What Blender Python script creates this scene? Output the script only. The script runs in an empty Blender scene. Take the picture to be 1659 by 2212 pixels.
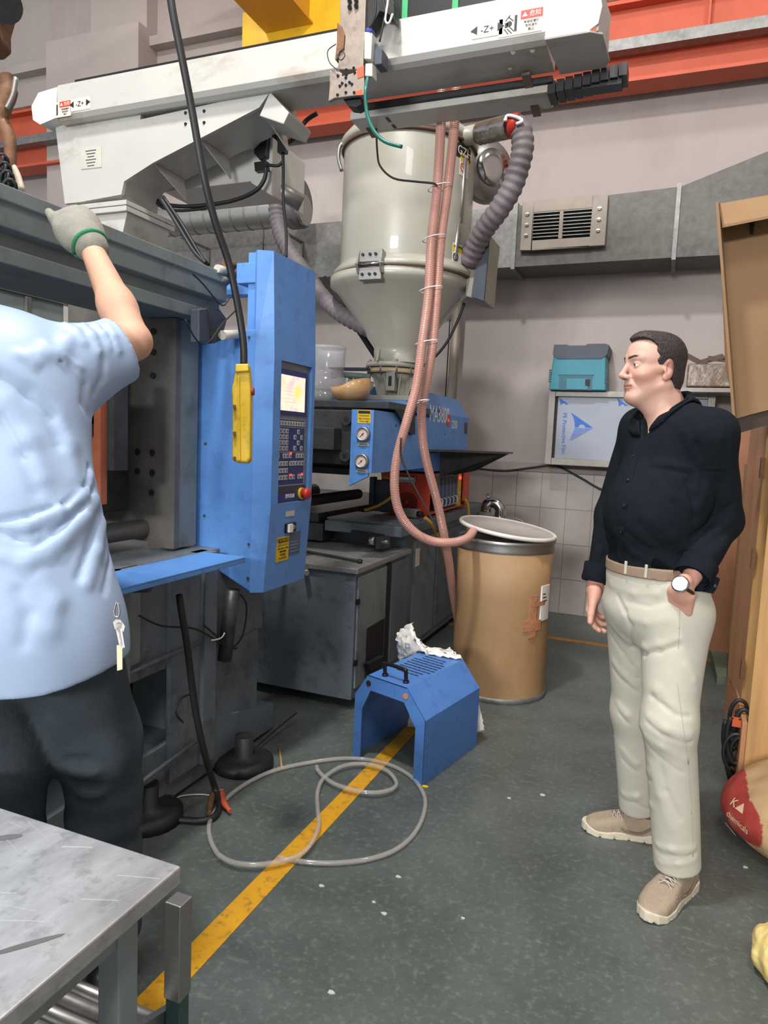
import bpy, bmesh, math, random
import numpy as np
from mathutils import Vector, Matrix
random.seed(4); rng=np.random.default_rng(4)
SC=bpy.context.scene; COL=SC.collection
# ---------------- camera (photograph 1659 x 2212, f = 1515 px) ----------------
FPX,PITCH,ROLL,YAW,CAMH=1515.3,.10335,.042519,-.38043,1.45
CF=Vector((math.sin(YAW)*math.cos(PITCH),math.cos(YAW)*math.cos(PITCH),-math.sin(PITCH)))
_r=Vector((math.cos(YAW),-math.sin(YAW),0)); _u=_r.cross(CF)
CR=math.cos(ROLL)*_r+math.sin(ROLL)*_u; CU=-math.sin(ROLL)*_r+math.cos(ROLL)*_u
CAM=Vector((0,0,CAMH))
cd=bpy.data.cameras.new('camera'); cd.sensor_fit='VERTICAL'; cd.sensor_height=36; cd.lens=FPX*36/2212; cd.clip_start=.02
co=bpy.data.objects.new('camera',cd); COL.objects.link(co)
m=Matrix((CR,CU,-CF)).transposed().to_4x4(); m.translation=CAM; co.matrix_world=m; SC.camera=co
# ---------------- world, lamps, exposure ----------------
SC.view_settings.view_transform='Standard'; SC.view_settings.look='None'; SC.view_settings.gamma=1
SC.view_settings.use_curve_mapping=False; SC.view_settings.exposure=0.08
w=bpy.data.worlds.new('world'); SC.world=w; w.use_nodes=True
w.node_tree.nodes['Background'].inputs[0].default_value=(.92,.96,1,1); w.node_tree.nodes['Background'].inputs[1].default_value=.70
def area(name,loc,tgt,sx,sy,power,col=(1,1,1)):
    l=bpy.data.lights.new(name,'AREA'); l.shape='RECTANGLE'; l.size=sx; l.size_y=sy; l.energy=power; l.color=col
    o=bpy.data.objects.new(name,l); COL.objects.link(o); o.location=loc
    o.rotation_euler=(Vector(tgt)-Vector(loc)).to_track_quat('-Z','Y').to_euler(); return o
area('ceiling_lamp',(-1.4,.9,6.2),(-1.0,2.8,0),.35,.35,230,(1,.985,.96))
area('ceiling_lamp',(1.0,3.2,6.6),(.2,4.6,0),.5,.5,45,(1,.97,.93))
area('ceiling_lamp',(-4.2,3.4,6.4),(-3.6,4.0,0),.5,.5,80,(1,.99,.97))
area('ceiling_lamp',(.6,-1.6,6.0),(-.2,3.0,0),1.2,1.2,100,(1,.98,.96))
area('hall_lamp',(-1.2,-9,3.7),(-.6,6,2.0),3,.8,820,(1,.975,.96))
# ---------------- helpers ----------------
def ray(px,py): return CF+CR*((px-829.5)/FPX)-CU*((py-1106)/FPX)
def on(px,py,ax,v):
    d=ray(px,py); return CAM+d*((v-CAM[ax])/d[ax])
PX=lambda px,py,v:on(px,py,0,v)
PY=lambda px,py,v:on(px,py,1,v)
PZ=lambda px,py,v=0.:on(px,py,2,v)
def lin(c): c=c/255; return c/12.92 if c<=.04045 else ((c+.055)/1.055)**2.4
def rgb(r,g,b): return (lin(r),lin(g),lin(b),1)
def mat(name,col,rough=.55,metal=0,var=.12,scale=6,bump=0,bscale=60,dirt=None,emit=0,trans=0,alpha=1,coat=0,stretch=(1,1,1),attr=None,sub=0):
    m=bpy.data.materials.new(name); m.use_nodes=True; nt=m.node_tree; N=nt.nodes; L=nt.links; b=N['Principled BSDF']
    c=rgb(*col); b.inputs['Roughness'].default_value=rough; b.inputs['Metallic'].default_value=metal
    if coat: b.inputs['Coat Weight'].default_value=coat
    if sub: b.inputs['Subsurface Weight'].default_value=sub; b.inputs['Subsurface Radius'].default_value=(.012,.004,.002); b.inputs['Subsurface Scale'].default_value=1
    if name in('black_cotton','black_work_trousers'): b.inputs['Specular IOR Level'].default_value=.08
    if trans: b.inputs['Transmission Weight'].default_value=trans; b.inputs['IOR'].default_value=1.35
    if alpha<1: b.inputs['Alpha'].default_value=alpha
    tc=N.new('ShaderNodeTexCoord'); mp=N.new('ShaderNodeMapping'); mp.inputs['Scale'].default_value=stretch; L.new(tc.outputs['Object'],mp.inputs[0])
    n=N.new('ShaderNodeTexNoise'); n.inputs['Scale'].default_value=scale; n.inputs['Detail'].default_value=6; n.inputs['Roughness'].default_value=.65; L.new(mp.outputs[0],n.inputs['Vector'])
    r=N.new('ShaderNodeValToRGB'); r.color_ramp.elements[0].position=.3; r.color_ramp.elements[1].position=.7
    r.color_ramp.elements[0].color=tuple(x*(1-var) for x in c[:3])+(1,); r.color_ramp.elements[1].color=tuple(min(1,x*(1+var)) for x in c[:3])+(1,)
    L.new(n.outputs['Fac'],r.inputs[0]); out=r.outputs[0]
    if attr:
        a=N.new('ShaderNodeAttribute'); a.attribute_name=attr; mx=N.new('ShaderNodeMix'); mx.data_type='RGBA'; mx.blend_type='MULTIPLY'; mx.inputs[0].default_value=1
        L.new(out,mx.inputs[6]); L.new(a.outputs['Color'],mx.inputs[7]); out=mx.outputs[2]
    if dirt:
        dc,amt,ds=dirt[:3]; st=dirt[3] if len(dirt)>3 else (1,1,1)
        mp2=N.new('ShaderNodeMapping'); mp2.inputs['Scale'].default_value=st; L.new(tc.outputs['Object'],mp2.inputs[0])
        n2=N.new('ShaderNodeTexNoise'); n2.inputs['Scale'].default_value=ds; n2.inputs['Detail'].default_value=8; n2.inputs['Roughness'].default_value=.7; L.new(mp2.outputs[0],n2.inputs['Vector'])
        r2=N.new('ShaderNodeValToRGB'); r2.color_ramp.elements[0].position=.52; r2.color_ramp.elements[1].position=.68
        r2.color_ramp.elements[0].color=(0,0,0,1); r2.color_ramp.elements[1].color=(amt,amt,amt,1); L.new(n2.outputs['Fac'],r2.inputs[0])
        mx=N.new('ShaderNodeMix'); mx.data_type='RGBA'; L.new(r2.outputs[0],mx.inputs[0]); L.new(out,mx.inputs[6]); mx.inputs[7].default_value=rgb(*dc); out=mx.outputs[2]
    L.new(out,b.inputs['Base Color'])
    if emit: L.new(out,b.inputs['Emission Color']); b.inputs['Emission Strength'].default_value=emit
    if bump:
        n3=N.new('ShaderNodeTexNoise'); n3.inputs['Scale'].default_value=bscale; n3.inputs['Detail'].default_value=4; L.new(mp.outputs[0],n3.inputs['Vector'])
        bp=N.new('ShaderNodeBump'); bp.inputs['Strength'].default_value=bump; bp.inputs['Distance'].default_value=.01; L.new(n3.outputs['Fac'],bp.inputs['Height']); L.new(bp.outputs[0],b.inputs['Normal'])
    return m
V=Vector
class MB:
    def __init__(s): s.v=[]; s.f=[]; s.sm=[]
    def add(s,vs,fs,sm=False):
        k=len(s.v); s.v+= [tuple(p) for p in vs]; s.f+=[tuple(i+k for i in f) for f in fs]; s.sm+=[sm]*len(fs); return s
    def box(s,a,b):
        x0,y0,z0=[min(a[i],b[i]) for i in range(3)]; x1,y1,z1=[max(a[i],b[i]) for i in range(3)]
        return s.add([(x0,y0,z0),(x1,y0,z0),(x1,y1,z0),(x0,y1,z0),(x0,y0,z1),(x1,y0,z1),(x1,y1,z1),(x0,y1,z1)],[(0,3,2,1),(4,5,6,7),(0,1,5,4),(1,2,6,5),(2,3,7,6),(3,0,4,7)])
    def cb(s,c,d,R=None):
        k=len(s.v); s.box((-d[0]/2,-d[1]/2,-d[2]/2),(d[0]/2,d[1]/2,d[2]/2)); c=V(c)
        for i in range(k,len(s.v)):
            p=V(s.v[i]); p=(R@p if R else p)+c; s.v[i]=tuple(p)
        return s
    def prism(s,poly,ext):
        n=len(poly); e=V(ext); P=[V(p) for p in poly]; nr=V((0,0,0))
        for i in range(n): nr+=P[i].cross(P[(i+1)%n])
        if nr.dot(e)>0: P.reverse()
        return s.add(P+[p+e for p in P],[tuple(range(n)),tuple(range(2*n-1,n-1,-1))]+[(i,i+n,(i+1)%n+n,(i+1)%n) for i in range(n)])
    def hexa(s,a,b):   # two quads
        return s.add(list(a)+list(b),[(3,2,1,0),(4,5,6,7),(0,1,5,4),(1,2,6,5),(2,3,7,6),(3,0,4,7)])
    def cyl(s,p,q,r,r2=None,n=20,cap=True):
        p=V(p);q=V(q);r2=r if r2 is None else r2; d=(q-p).normalized(); a=d.orthogonal().normalized(); b=d.cross(a)
        vs=[p+(a*math.cos(t)+b*math.sin(t))*r for t in [2*math.pi*i/n for i in range(n)]]+[q+(a*math.cos(t)+b*math.sin(t))*r2 for t in [2*math.pi*i/n for i in range(n)]]
        s.add(vs,[(i,(i+1)%n,(i+1)%n+n,i+n) for i in range(n)],True)
        if cap: s.add(vs,[tuple(range(n-1,-1,-1)),tuple(range(n,2*n))])
        return s
    def tube(s,pts,r,n=10,smooth=4,rib=0,ribn=0,cap=True,closed=False):
        P=spline(pts,smooth,closed) if smooth>1 else [V(p) for p in pts]
        L=[0]
        for i in range(1,len(P)): L.append(L[-1]+(P[i]-P[i-1]).length)
        if ribn:
            m=int(L[-1]*ribn*4)+1; t=np.linspace(0,L[-1],m); A=np.array([tuple(p) for p in P]); P=[V((np.interp(x,L,A[:,0]),np.interp(x,L,A[:,1]),np.interp(x,L,A[:,2]))) for x in t]
        N=len(P); up=None; rings=[]
        for i in range(N):
            d=(P[min(i+1,N-1)]-P[max(i-1,0)]).normalized()
            if up is None: up=d.orthogonal().normalized()
            up=(up-d*up.dot(d)).normalized(); b=d.cross(up)
            rr=r[min(i*len(r)//N,len(r)-1)] if isinstance(r,(list,tuple)) else r
            if ribn: rr+=rib*(1 if i%4 in(1,2) else -1)
            rings.append([P[i]+(up*math.cos(t)+b*math.sin(t))*rr for t in [2*math.pi*k/n for k in range(n)]])
        vs=[p for R in rings for p in R]
        s.add(vs,[(i*n+k,i*n+(k+1)%n,(i+1)*n+(k+1)%n,(i+1)*n+k) for i in range(N-1) for k in range(n)],True)
        if cap: s.add(rings[0]+rings[-1],[tuple(range(n-1,-1,-1)),tuple(range(n,2*n))])
        return s
    def lathe(s,prof,c,n=40,axis=(0,0,1),cap=True):
        d=V(axis).normalized(); a=d.orthogonal().normalized(); b=d.cross(a); c=V(c); m=len(prof)
        vs=[c+d*z+(a*math.cos(t)+b*math.sin(t))*r for r,z in prof for t in [2*math.pi*i/n for i in range(n)]]
        s.add(vs,[(j*n+i,j*n+(i+1)%n,(j+1)*n+(i+1)%n,(j+1)*n+i) for j in range(m-1) for i in range(n)],True)
        if cap: s.add(vs[:n]+vs[-n:],[tuple(range(n-1,-1,-1)),tuple(range(n,2*n))])
        return s
def frame4(x0,x1,z0,z1,y0,y1,l,r,b,t,mid=None,mw=0):
    m=MB(); m.box((x0,y0,z0),(x0+l,y1,z1)).box((x1-r,y0,z0),(x1,y1,z1)).box((x0+l,y0,z0),(x1-r,y1,z0+b)).box((x0+l,y0,z1-t),(x1-r,y1,z1))
    if mid is not None: m.box((mid-mw,y0,z0+b),(mid,y1,z1-t))
    return m
def spline(pts,k,closed=False):
    P=[V(p) for p in pts]; out=[]; n=len(P)
    for i in range(n if closed else n-1):
        g=(lambda j:P[j%n]) if closed else (lambda j:P[max(0,min(n-1,j))])
        p0,p1,p2,p3=g(i-1),g(i),g(i+1),g(i+2)
        for j in range(k):
            t=j/k; out.append(.5*((2*p1)+(p2-p0)*t+(2*p0-5*p1+4*p2-p3)*t*t+(3*p1-p0-3*p2+p3)*t**3))
    out.append(P[0] if closed else P[-1]); return out
def root_of(o):
    while o.parent: o=o.parent
    return o
def obj(name,mb,m,parent=None,label=None,bev=0,kind=None,recalc=False):
    me=bpy.data.meshes.new(name); off=root_of(parent).location if parent else V((0,0,0))
    if parent is None:
        A=np.array(mb.v); off=V(((A[:,0].min()+A[:,0].max())/2,(A[:,1].min()+A[:,1].max())/2,A[:,2].min()))
    me.from_pydata([(x-off.x,y-off.y,z-off.z) for x,y,z in mb.v],[],mb.f)
    if any(mb.sm): me.polygons.foreach_set('use_smooth',mb.sm)
    me.materials.append(m)
    bm=bmesh.new(); bm.from_mesh(me); bmesh.ops.remove_doubles(bm,verts=bm.verts,dist=1e-5); bmesh.ops.recalc_face_normals(bm,faces=bm.faces); bm.to_mesh(me); bm.free()
    me.update(); o=bpy.data.objects.new(name,me); COL.objects.link(o)
    if parent: o.parent=parent
    else: o.location=off
    if bev:
        md=o.modifiers.new('bevel','BEVEL'); md.width=bev; md.segments=2; md.limit_method='ANGLE'; md.angle_limit=.6
    if label: o['label']=label
    if kind: o['kind']=kind
    return o
def tag(o,label,cat,group=None):
    o['label']=label; o['category']=cat
    if group: o['group']=group
    return o
def thing(name,label,cat,loc,group=None):
    o=bpy.data.objects.new(name,None); COL.objects.link(o); o.location=loc; o.empty_display_size=.05; return tag(o,label,cat,group)
def one(name,mb,m,label,cat,group=None,bev=0): return tag(obj(name,mb,m,None,None,bev),label,cat,group)
def struct(name,mb,m,parent=None): return obj(name,mb,m,parent,kind='structure')
def dup(o,parent,delta):
    c=o.copy(); COL.objects.link(c); c.parent=parent; c.location=o.location+V(delta); return c
def text(name,s,size,loc,xd,ud,m,parent,label=None,ax='CENTER',ext=.0004,sx=1):
    cu=bpy.data.curves.new(name,'FONT'); cu.body=s; cu.size=size; cu.align_x=ax; cu.align_y='CENTER'; cu.extrude=ext; cu.resolution_u=3
    t=bpy.data.objects.new('t',cu); COL.objects.link(t); dg=bpy.context.evaluated_depsgraph_get(); me=bpy.data.meshes.new_from_object(t.evaluated_get(dg))
    bpy.data.objects.remove(t)
    xd=V(xd).normalized(); ud=(V(ud)-xd*V(ud).dot(xd)).normalized(); n=xd.cross(ud); off=root_of(parent).location
    M=Matrix((xd*sx,ud,n)).transposed().to_4x4(); M.translation=V(loc)-off; me.transform(M); me.materials.clear(); me.materials.append(m); me.name=name
    o=bpy.data.objects.new(name,me); COL.objects.link(o); o.parent=parent
    if label: o['label']=label
    return o
def slab(px,fn,v,ext,mb=None): return (mb or MB()).prism([fn(x,y,v) for x,y in px],ext)
def circ(c,r,n,a=(1,0,0),b=(0,0,1)): return [V(c)+V(a)*r*math.cos(2*math.pi*i/n)+V(b)*r*math.sin(2*math.pi*i/n) for i in range(n)]
# ---------------- materials ----------------
M_floor=mat('painted_concrete',(82,89,86),.42,0,.26,3.2,.18,70,((124,130,122),.5,42))
M_wall=mat('whitewash',(170,160,156),.85,0,.05,1.2,.15,30,((150,138,134),.35,2.2,(1,1,.4)))
M_ceil=mat('ceiling_plaster',(205,203,202),.9,0,.04,1)
M_tile=mat('glazed_tile',(166,158,152),.3,0,.07,5,.03,20,((150,138,132),.4,6))
M_grout=mat('grout',(140,134,130),.9)
M_blue=mat('blue_paint',(92,144,212),.42,0,.07,5,.02,60,((52,84,140),.35,11))
M_blue2=mat('blue_guard_paint',(78,126,194),.45,0,.08,6,.02,60,((48,80,130),.4,13))
M_green=mat('dark_green_paint',(98,107,114),.42,0,.15,5,.05,40,((45,46,46),.6,7))
M_greenl=mat('grey_green_paint',(120,130,130),.45,0,.15,4,.05,40,((60,62,60),.5,5))
M_dark=mat('grimy_black_steel',(38,39,41),.5,.3,.3,12,.1,60)
M_grime=mat('oily_machine_steel',(72,74,76),.45,.5,.3,10,.1,50,((40,34,30),.6,8))
M_steel=mat('brushed_steel',(160,159,156),.42,.9,.12,30,.03,80,None,0,0,1,0,(1,8,8))
M_chrome=mat('polished_steel',(190,190,190),.15,1,.05,10)
M_galv=mat('galvanised_sheet',(128,127,125),.5,.55,.22,22,.03,60,((80,76,72),.5,3))
M_galvd=mat('dusty_galvanised_sheet',(98,96,92),.6,.4,.2,16,.03,60,((56,54,52),.5,3))
M_white=mat('ivory_paint',(184,183,177),.4,0,.05,4,.02,30,((140,120,100),.7,3.5,(.5,1,1)))
M_cream=mat('hopper_enamel',(166,164,152),.35,0,.04,3,.02,20,((160,150,120),.25,4),coat=.2)
M_orange=mat('orange_primer',(190,84,56),.6,0,.1,4)
M_yellowc=mat('crane_yellow',(214,156,40),.5,0,.06,2)
M_yline=mat('yellow_floor_paint',(206,150,22),.6,0,.1,9,.1,90,((90,80,50),.75,26))
M_oline=mat('orange_floor_paint',(178,120,40),.6,0,.15,9,.1,90,((90,80,60),.6,20))
M_hose=mat('grey_fabric_duct',(112,104,108),.6,0,.12,20,.1,40)
M_pink=mat('ribbed_pink_pvc',(196,146,132),.25,0,.08,8,coat=.4)
M_black=mat('black_rubber',(28,28,30),.5,0,.2,10)
M_blackp=mat('black_plastic',(22,22,24),.35,0,.1,10)
M_yel=mat('yellow_plastic',(222,186,40),.45,0,.08,10,.03,60,((110,90,30),.6,18))
M_ycab=mat('yellow_conduit',(208,160,60),.45,0,.1,10)
M_kraft=mat('fibreboard',(158,126,90),.6,0,.08,3,.04,30,((150,108,66),.5,4,(1,1,.5)))
M_card=mat('cardboard',(136,106,74),.8,0,.08,4,.05,40,((120,90,58),.4,3))
M_ply=mat('plywood',(180,128,88),.6,0,.12,3,.04,30,((150,92,52),.5,4,(1,1,.25)),stretch=(3,3,.5))
M_pine=mat('pine_board',(180,140,88),.6,0,.22,5,.04,30,((140,98,56),.75,7,(1,1,.10)),stretch=(6,6,.4))
M_alu=mat('scratched_aluminium',(186,187,188),.42,.6,.22,14,.10,70,((132,132,130),.6,22),stretch=(1,.35,1))
M_diam=mat('chequer_plate',(170,170,168),.38,.7,.14,20,.25,70)
M_red=mat('red_plastic',(190,50,38),.35,0,.1,10)
M_redbox=mat('orange_red_enamel',(206,70,42),.4,0,.08,6)
M_navy=mat('navy_overlay',(34,52,112),.4)
M_key=mat('grey_key',(176,178,180),.5)
M_plate=mat('label_plate',(190,188,176),.45)
M_paper=mat('white_film',(226,222,214),.45,0,.04,10,.1,30)
M_ink=mat('black_ink',(26,26,30),.6)
M_inkb=mat('blue_ink',(30,92,190),.5)
M_inkw=mat('white_ink',(232,232,232),.5)
M_inkr=mat('red_ink',(214,58,44),.5)
M_ledr=mat('red_led',(255,40,40),.3,emit=6)
M_stick=mat('cream_sticker',(226,216,196),.5,0,.04,9)
M_tube=mat('clear_pvc_tube',(206,202,194),.12,0,.05,10,alpha=.34,coat=1)
M_teal=mat('teal_plastic',(44,128,146),.5,0,.08,8)
M_slate=mat('slate_plastic',(62,70,84),.55,0,.1,8)
M_rust=mat('rusty_steel',(120,86,62),.7,.3,.25,14,.2,50,((80,56,40),.6,10))
M_film=mat('film_covered_sheet',(150,158,172),.5,0,.06,2,.02,10)
M_tcab=mat('green_hose_rubber',(20,96,84),.35)
print('helpers ok')
# ================= SETTING =================
YW=6.2
struct('floor',MB().box((-9,-12,-.05),(3.2,YW+.1,0)),M_floor)
struct('ceiling',MB().box((-9,-3.5,7.4),(3.2,YW+.3,7.5)),M_ceil)
wb=struct('wall_back',MB().box((-9,YW,0),(3.2,YW+.2,7.4)),M_wall)
struct('wall_right',MB().box((3.1,-3.5,0),(3.2,YW,7.4)),M_wall)
struct('trim_1',MB().box((-6.45,YW-.28,0),(-5.22,YW,5.48)).box((-5.95,YW-.16,5.48),(-5.22,YW,7.4)),M_wall)   # column
struct('trim_2',MB().box((-9,YW-.12,5.33),(3.1,YW,5.42)),M_wall)                                   # lintel ledge
struct('trim_3',MB().box((-6.45,2.6,6.2),(-5.75,YW,7.4)),M_ceil)                                    # ceiling beam
struct('trim_4',MB().box((-2.4,YW-.025,1.225),(3.1,YW,1.30)),mat('cement_render',(150,142,138),.9,0,.15,6,.2,20))  # render ledge over the tiles
# wall tiles
tw,th=.217,.305; t0=None
gb=struct('trim_5',MB().box((-3.5,YW-.012,0),(1.4,YW,1.225)),M_grout)
for r in range(4):
    for c in range(17):
        x=-2.52+c*tw; z=1.222-(r+1)*th
        if t0 is None: t0=obj('tile',MB().box((x,YW-.02,z),(x+tw-.004,YW-.011,z+th-.004)),M_tile,gb); bx,bz=x,z
        else: dup(t0,gb,(x-bx,random.uniform(-.001,.001),z-bz))
# painted lines
one('floor_stripe',MB().prism([(-1.165,.2,.0005),(-1.075,.2,.0005),(-1.06,3.6,.0005),(-1.125,3.6,.0005)],(0,0,.002)),M_yline,'worn yellow stripe painted on the floor along the machine','floor marking')
one('floor_stripe',MB().box((-2.2,5.30,.0005),(3,5.37,.0025)),M_oline,'thin orange stripe painted on the floor near the tiled wall','floor marking')
# crane runway: I-beam on the back wall plus rail
r=thing('crane_runway',"long orange steel runway beam carrying a rail along the back wall",'beam',(-3,5.95,4.35))
yo=5.88
obj('lower_flange',MB().box((-9,yo-.02,4.22),(3,yo+.2,4.245)).box((-9,yo+.07,4.245),(3,yo+.09,4.42)),M_orange,r)
obj('rail',MB().box((-9,yo-.09,4.42),(3,yo-.0,4.50)),M_galv,r,label='galvanised cable channel')
obj('upper_web',MB().box((-9,yo+.06,4.42),(3,yo+.10,4.80)).box((-9,yo-.03,4.78),(3,yo+.14,4.81)),M_orange,r)
st=obj('stiffener',MB().box((.02,yo-.02,4.5),(.035,yo+.06,4.79)),M_orange,r)
for k in range(1,8): dup(st,r,(-1.05*k,0,0))
obj('cap_strip',MB().box((-9,yo-.035,4.81),(3,yo+.12,4.83)),M_rust,r)
# crane bridge girder
g=thing('crane_girder','thick yellow overhead crane girder running above the robot arm','beam',(-3.3,3,5.0))
obj('box_girder',MB().box((-3.56,-1,5.0),(-3.17,5.72,5.75)),M_yellowc,g)
obj('end_carriage',MB().box((-3.85,5.7,4.84),(-2.2,5.95,5.2)),mat('carriage_yellow',(226,178,30),.5),g)
obj('bottom_plate',MB().box((-3.60,-1,4.985),(-3.13,5.72,5.0)),M_yellowc,g)
# ceiling hook
h=thing('crane_hook','rusty crane hook block hanging at the left edge of the photo','hook',(-2.0,1.69,2.2))
hp=lambda x,y,d:CAM+ray(x,y)*d
hk=MB(); hk.tube([hp(x,y,2.2) for x,y in((6,265),(20,300),(22,345),(16,395),(-8,420),(-30,395))],[.02,.018,.016,.014],10)
obj('hook',hk,M_rust,h)
obj('hook_shank',MB().tube([hp(x,y,2.2) for x,y in((14,165),(18,195),(6,235),(2,268))],[.022,.028,.026,.02],12),M_rust,h)
obj('safety_latch',MB().tube([hp(x,y,2.18) for x,y in((34,168),(28,205),(14,235))],.008,8),M_steel,h)
obj('block',MB().prism([hp(x,y,2.26) for x,y in((-60,-40),(34,-40),(36,50),(26,85),(27,118),(10,132),(-60,132))],CF*-.09),M_rust,h,bev=.008)
obj('pulley',MB().cyl(hp(10,10,2.16),hp(10,10,2.12),.05,n=24),M_dark,h)
# hanging chain/hook load fragments left
ch=thing('chain_sling','dark chain sling with pale strap resting beside the hook','chain',(-1.97,1.68,2.15))
ch0=None
for k in range(7):
    a=hp(4+3*k,352+9*k,2.17); u=V((0,0,1)) if k%2 else V((.7,.7,0))
    obj('link',MB().tube([a+u*.018*math.cos(t)+V((.3,-.3,.9)).normalized()*.026*math.sin(t) for t in [i*math.pi/5 for i in range(11)]],.0055,6,1),M_dark,ch)
obj('strap',MB().tube([hp(x,y,2.2) for x,y in((22,352),(36,378),(46,412))],.012,8),mat('pale_strap',(205,190,170),.7),ch)
# ---------- ducts ----------
d=thing('air_duct','long rectangular galvanised air duct running along the back wall','duct',(-2,5.9,3))
def duct_sec(a,b,name,m=M_galvd):
    (x0,zb0,zt0),(x1,zb1,zt1)=a,b; y0,y1=5.72,6.12
    return obj(name,MB().hexa([(x0,y0,zb0),(x1,y0,zb1),(x1,y0,zt1),(x0,y0,zt0)],[(x0,y1,zb0),(x1,y1,zb1),(x1,y1,zt1),(x0,y1,zt0)]),m,d)
b1=[PY(x,y,5.72) for x,y in((330,610),(1108,583),(1300,570),(1455,558),(1659,555))]
t1=[PY(x,y,5.72) for x,y in((330,500),(1108,447),(1315,420),(1470,400),(1659,340))]
duct_sec((-5.2,2.86,3.32),(b1[1].x,2.86,3.33),'duct_section',M_galv)
duct_sec((b1[1].x+.01,2.86,3.33),(b1[3].x,2.87,3.37),'duct_section')
duct_sec((b1[3].x+.01,2.87,3.37),(.6,2.87,3.60),'duct_section')
duct_sec((.61,2.87,3.60),(3.0,2.88,4.2),'duct_section')
for x,zb,zt in((b1[1].x,2.84,3.35),(b1[3].x,2.85,3.39),(-2.2,2.84,3.35),(-3.6,2.84,3.35)): obj('flange',MB().box((x-.015,5.70,zb),(x+.015,6.12,zt)),M_galv,d)
G=[PY(x,y,5.69) for x,y in((1130,440),(1315,417),(1305,525),(1127,542))]
gx0,gx1,gz0,gz1=G[0].x,G[1].x,G[3].z,G[0].z+.01
gr=thing('vent_grille','beige vent grille with two louvred windows on the long duct','vent',(gx0,5.7,gz0))
fr=frame4(gx0,gx1,gz0,gz1,5.67,5.72,.09,.11,.07,.09,(gx0+gx1)/2,.03)
M_vent=mat('vent_beige',(150,140,128),.6,0,.12,8)
obj('frame',fr,M_vent,gr,bev=.004)
obj('backing',MB().box((gx0+.05,5.705,gz0+.05),(gx1-.06,5.718,gz1-.05)),M_ink,gr)
xm=(gx0+gx1)/2
for a,b in((gx0+.09,xm-.03),(xm,gx1-.11)):
    for k in range(9):
        z=gz0+.09+k*.026; obj('slat',MB().hexa([(a,5.672,z),(b,5.672,z),(b,5.672,z+.006),(a,5.672,z+.006)],[(a,5.70,z+.012),(b,5.70,z+.012),(b,5.70,z+.018),(a,5.70,z+.018)]),M_galv,gr)
for xx in(gx0+.045,gx1-.055):
    for z in(.11,.19,.27): obj('thumb_screw',MB().cyl((xx,5.672,gz0+z),(xx,5.655,gz0+z),.013,n=8).cb((xx,5.65,gz0+z),(.03,.006,.008)),M_steel,gr)
# round spiral duct
rd=thing('spiral_duct','round silver spiral duct lying above the rectangular duct','duct',(-4,5.35,3.2))
c0,c1=V((-4.9,5.3,3.30)),V((-2.93,5.3,3.30))
obj('tube',MB().tube([c0+(c1-c0)*i/120 for i in range(121)],.12,24,1,rib=.0),M_steel,rd)
for k in range(14): obj('seam',MB().cyl(c0+(c1-c0)*(k+.6)/14.5,c0+(c1-c0)*(k+.6)/14.5+V((.012,0,0)),.1235,n=24),M_galv,rd)
obj('end_flange',MB().lathe([(.02,0),(.2,0),(.2,.10),(.12,.13)],(-2.97,5.3,3.36),28,(-1,0,0)),M_galv,rd)
one('pipe',MB().cyl((-1.82,6.02,.9),(-1.80,6.02,2.9),.042,n=16),mat('painted_pipe',(150,140,128),.5,.3),'vertical grey pipe standing against the wall behind the hopper','pipe')
for x in(-4.2,-3.2): obj('hanger',MB().box((x,5.30,3.16),(x+.03,5.74,3.175)).box((x,5.70,3.0),(x+.03,5.72,3.16)),M_galv,rd)
# strut under duct behind hopper
one('duct_bracket',MB().cyl(PY(700,600,4.56),PY(822,785,4.56),.022,n=6).cyl(PY(826,640,4.56),V((PY(822,785,4.56).x,4.56,1.678)),.014,n=6),M_dark,'dark diagonal steel strut under the duct, left of the hopper','bracket')
# framed sheet + crate + parcel on the wall shelf
M_dsteel=mat('dull_steel',(138,134,128),.5,.6,.1,20)
F0,F1=PY(1190,845,6.0),PY(1180,1003,6.0); fx0,fx1=-.955,.30; fz0,fz1=1.30,1.905
fs=thing('framed_sheet','steel framed panel covered in printed protective film behind the standing man','panel',(fx0,6.0,fz0))
obj('frame',frame4(fx0,fx1,fz0,fz1,5.94,6.0,.055,.055,.055,.045),M_dsteel,fs,bev=.003)
obj('sheet',MB().box((fx0+.075,5.972,fz0+.05),(fx1-.05,5.985,fz1-.04)),M_film,fs)
obj('backing',MB().box((fx0+.03,5.988,fz0+.03),(fx1-.03,6.19,fz1-.03)),M_ink,fs)
def logo(cx,cz,s,clip=False):
    mb=MB(); y=5.970
    a=[(-.62,1.0),(-.4,.6),(-.3,.2),(-.28,-.05),(-.02,-.05),(.0,.08),(.12,.16),(.28,.16),(.4,.08),(.44,-.05),(.98,-.05)]
    mb.prism([(cx+x*s,y,cz+z*s) for x,z in a],(0,.001,0))
    if not clip:
        for k in range(9):
            z=-.12-.1*k; x0=-.28-.035*k; x1=.9-.15*k
            mb.box((cx+x0*s,y,cz+z*s),(cx+max(x1,x0+.08)*s,y+.001,cz+(z-.045)*s))
    return mb
obj('printed_mark',logo(-.70,1.62,.115),M_inkb,fs,label='large blue sail shaped mark')
obj('printed_mark',logo(-.845,1.80,.055,True),M_inkb,fs,label='small blue corner mark')
obj('printed_mark',logo(-.385,1.80,.06,True),M_inkb,fs,label='small blue corner mark near the chin')
text('film_lettering','PE Protective Film',.046,(-.815,5.969,1.56),(0.03,0,-1),(1,0,.03),M_inkb,fs)
cr=thing('storage_crate','teal plastic crate with slate grey rim upside down on the framed panel','crate',(-.72,6.0,fz1))
a=-.945;b=-.50;z0=fz1+.002;z1=2.27
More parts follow.
